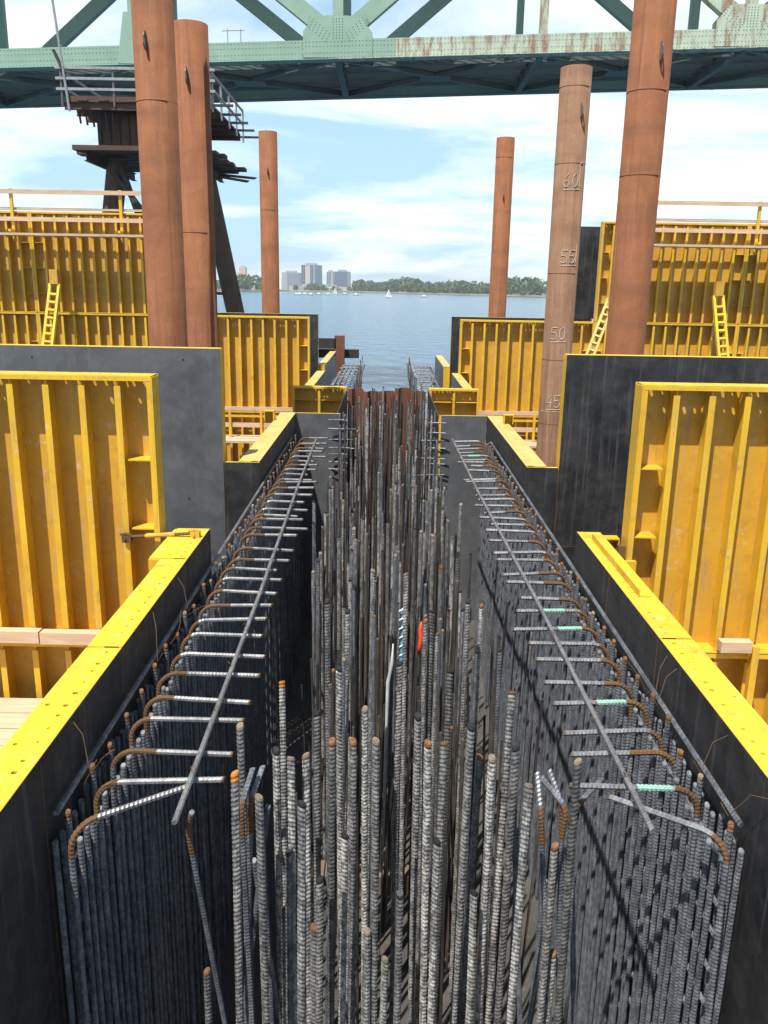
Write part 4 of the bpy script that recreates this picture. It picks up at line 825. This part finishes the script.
# ------------------------------------------------------------------ far shore
def block(px0, px1, pyt, Y, depth, mat, label, extras=()):
    a = aty(px0, 291, Y); c = aty(px1, 291, Y); top = aty((px0+px1)/2, pyt, Y).z; zb = 1.0
    t = thing('tower_block', label, 'building', (a.x, Y, zb)); wdt = c.x-a.x; H = top-zb
    MB().box(0, wdt, 0, depth, 0, H).build('wall', mat, t); MB().box(wdt*0.2, wdt*0.75, depth*0.2, depth*0.7, H+0.01, H+3.0).build('plant_room', 'far_grey', t)
    MB().box(-0.4, wdt+0.4, -0.4, depth+0.4, H+0.005, H+0.9).build('parapet', 'far_grey', t) if False else None
    for (f0, f1, m_) in extras: MB().box(wdt*f0, wdt*f1, -0.6, -0.01, 0, H*0.97).build('facade_strip', m_, t)
    return t
block(239.5, 246, 267, 1900, 20, 'far_pink', 'distant slim pinkish tower block on the skyline')
block(282, 300.5, 272.5, 1400, 26, 'facade_pale', 'distant wide pale glass block left low on the skyline', ((0.0, 0.3, 'far_grey'),))
block(301.5, 321, 265.0, 1360, 26, 'facade_blue', 'tallest distant blue glass block with a beige strip', ((0.2, 0.45, 'far_beige'), (0.62, 0.68, 'far_grey')))
block(326.5, 334.5, 272.0, 1380, 24, 'facade_pale', 'distant narrow pale block joined to a blue one', ((0.6, 0.8, 'far_beige'),))
block(334.6, 349.8, 271.5, 1375, 30, 'facade_blue', 'distant broad blue glass block beside the woods', ((0.85, 1.0, 'facade_pale'),))
block(261, 281.5, 278.0, 1500, 26, 'far_white', 'distant low white building half hidden by a pile')
block(289, 352, 286.5, 1300, 14, 'far_beige', 'distant long low waterfront building under the tower blocks', ((0.1, 0.3, 'far_grey'), (0.5, 0.8, 'far_white')))
def wood(name, label, spots, hmin, hmax, seed):
    rnd = random.Random(seed); mb = MB()
    for (x_, y_, s_) in spots:
        h = rnd.uniform(hmin, hmax)*s_*(0.75+0.5*(0.5+0.5*math.sin(x_*0.07)*math.sin(x_*0.023+1))); rx = h*rnd.uniform(0.32, 0.5)
        mb.tube([(x_, y_, 0.5), (x_, y_, h*0.6)], 0.35, 4, caps=False)
        for k in range(70):
            u_, v_ = rnd.random(), rnd.random(); th = 2*math.pi*u_; ph = math.acos(2*v_-1); rr = rnd.uniform(0.45, 1.0)**0.5
            c = Vector((x_+rx*rr*math.sin(ph)*math.cos(th), y_+rx*rr*math.sin(ph)*math.sin(th), h*0.55+h*0.45*rr*math.cos(ph)))
            sz = h*rnd.uniform(0.06, 0.13); a = Vector((rnd.uniform(-1, 1), rnd.uniform(-1, 1), rnd.uniform(-.6, 1))).normalized(); b1 = a.orthogonal().normalized(); b2 = a.cross(b1)
            mb.poly([c+b1*sz, c+b2*sz*0.8, c-b1*sz, c-b2*sz*0.8])
    return tag(mb.build(name, 'foliage'), label, 'woods', kind='stuff')
rnd = random.Random(3)
def shore_y(x_):
    for (xa, ya), (xb, yb) in zip(sh, sh[1:]):
        if xa <= x_ <= xb: return ya+(yb-ya)*(x_-xa)/(xb-xa)
    return 1000
sp = []
for k in range(420):
    x_ = rnd.uniform(-50, 420); sp.append((x_, shore_y(x_)+18+rnd.uniform(0, 1)**2*160, 1.0))
wood('woodland', 'green wood lining the far shore', sp, 11, 19, 4)
sp = []
for k in range(90):
    x_ = rnd.uniform(-330, -146); y_ = shore_y(x_)-190+rnd.uniform(0, 90); sp.append((x_, y_, 1.0))
wood('woodland', 'darker clump of trees on the point in front of the skyline', sp, 14, 21, 5)
tag(MB().box(-420, -140, 1030, 1250, -1, 0.9).build('point_land', 'land'), 'low tree covered point of land', kind='structure')
sp = [(rnd.uniform(-145, -40), 1285+rnd.uniform(0, 20), 0.5) for k in range(50)]
wood('woodland', 'low shrubs along the waterfront below the tower blocks', sp, 12, 20, 6)
def sailboat(px, py, s_, label, sail=True):
    P = atz(px, py, 0.0); t = thing('sailboat' if sail else 'motorboat', label, 'boat', (P.x, P.y, 0), 0.3)
    h = MB(); st = [(-3.6*s_, 0.9*s_, 0.9*s_), (-1*s_, 1.2*s_, 0.8*s_), (1.8*s_, 0.9*s_, 0.95*s_), (3.8*s_, 0.05, 1.15*s_)]
    for (x_, w_, z_) in st: h.v += [(x_, -w_, z_), (x_, -w_*0.6, -0.3*s_), (x_, w_*0.6, -0.3*s_), (x_, w_, z_)]
    for i in range(3):
        for j in range(4): h.f.append((4*i+j, 4*i+(j+1) % 4, 4*i+4+(j+1) % 4, 4*i+4+j)); h.m.append(0)
    h.f.append((3, 2, 1, 0)); h.m.append(0); h.f.append((12, 13, 14, 15)); h.m.append(0); h.build('hull', 'far_white', t)
    if sail:
        MB().tube([(0.3*s_, 0, 0.5*s_), (0.3*s_, 0, 10*s_)], 0.08*s_, 6).build('mast', 'galv', t)
        sl = MB(); sl.poly([(0.2*s_, 0, 1.5*s_), (-3.3*s_, 0.25*s_, 1.6*s_), (0.2*s_, 0, 9.7*s_)]); sl.poly([(0.2*s_, 0.03, 1.5*s_), (0.2*s_, 0.03, 9.7*s_), (-3.3*s_, 0.28*s_, 1.6*s_)]); sl.build('mainsail', 'far_white', t)
        sl = MB(); sl.poly([(0.5*s_, 0, 9.0*s_), (3.5*s_, 0.3*s_, 1.3*s_), (0.7*s_, 0.6*s_, 1.3*s_)]); sl.build('jib', 'far_white', t)
    else: MB().box(-1.5*s_, 1.0*s_, -0.7*s_, 0.7*s_, 0.9*s_, 2.1*s_).build('cabin', 'far_white', t)
sailboat(388.5, 298.2, 0.62, 'small white sailboat under sail before the woods')
sailboat(335.0, 294.3, 0.6, 'small white sailboat under sail below the broad blue block')
for i, (px, py) in enumerate([(297, 295.2), (305, 295.0), (311, 295.3), (319, 294.8), (328, 295.2), (345, 294.8), (356, 295.6), (424, 297.5), (300, 294.6)]):
    sailboat(px, py, 0.9, 'white motorboat moored on the far side of the river', False)
for o in bpy.data.objects:
    if o.name.startswith('motorboat'): o['group'] = 'moored white boats across the river'

# ------------------------------------------------------------------ haze over the river
hm = bpy.data.materials.new('haze'); hm.use_nodes = True; ht = hm.node_tree; ht.nodes.clear()
ho = N(ht, 'ShaderNodeOutputMaterial'); hv = N(ht, 'ShaderNodeVolumePrincipled'); hv.inputs['Color'].default_value = (0.80, 0.88, 0.95, 1); hv.inputs['Density'].default_value = 0.0002
ht.links.new(hv.outputs[0], ho.inputs['Volume']); MATS['haze'] = hm
tag(MB().box(-4100, 4100, -80, 5700, -4, 75).build('haze', 'haze'), kind='stuff')
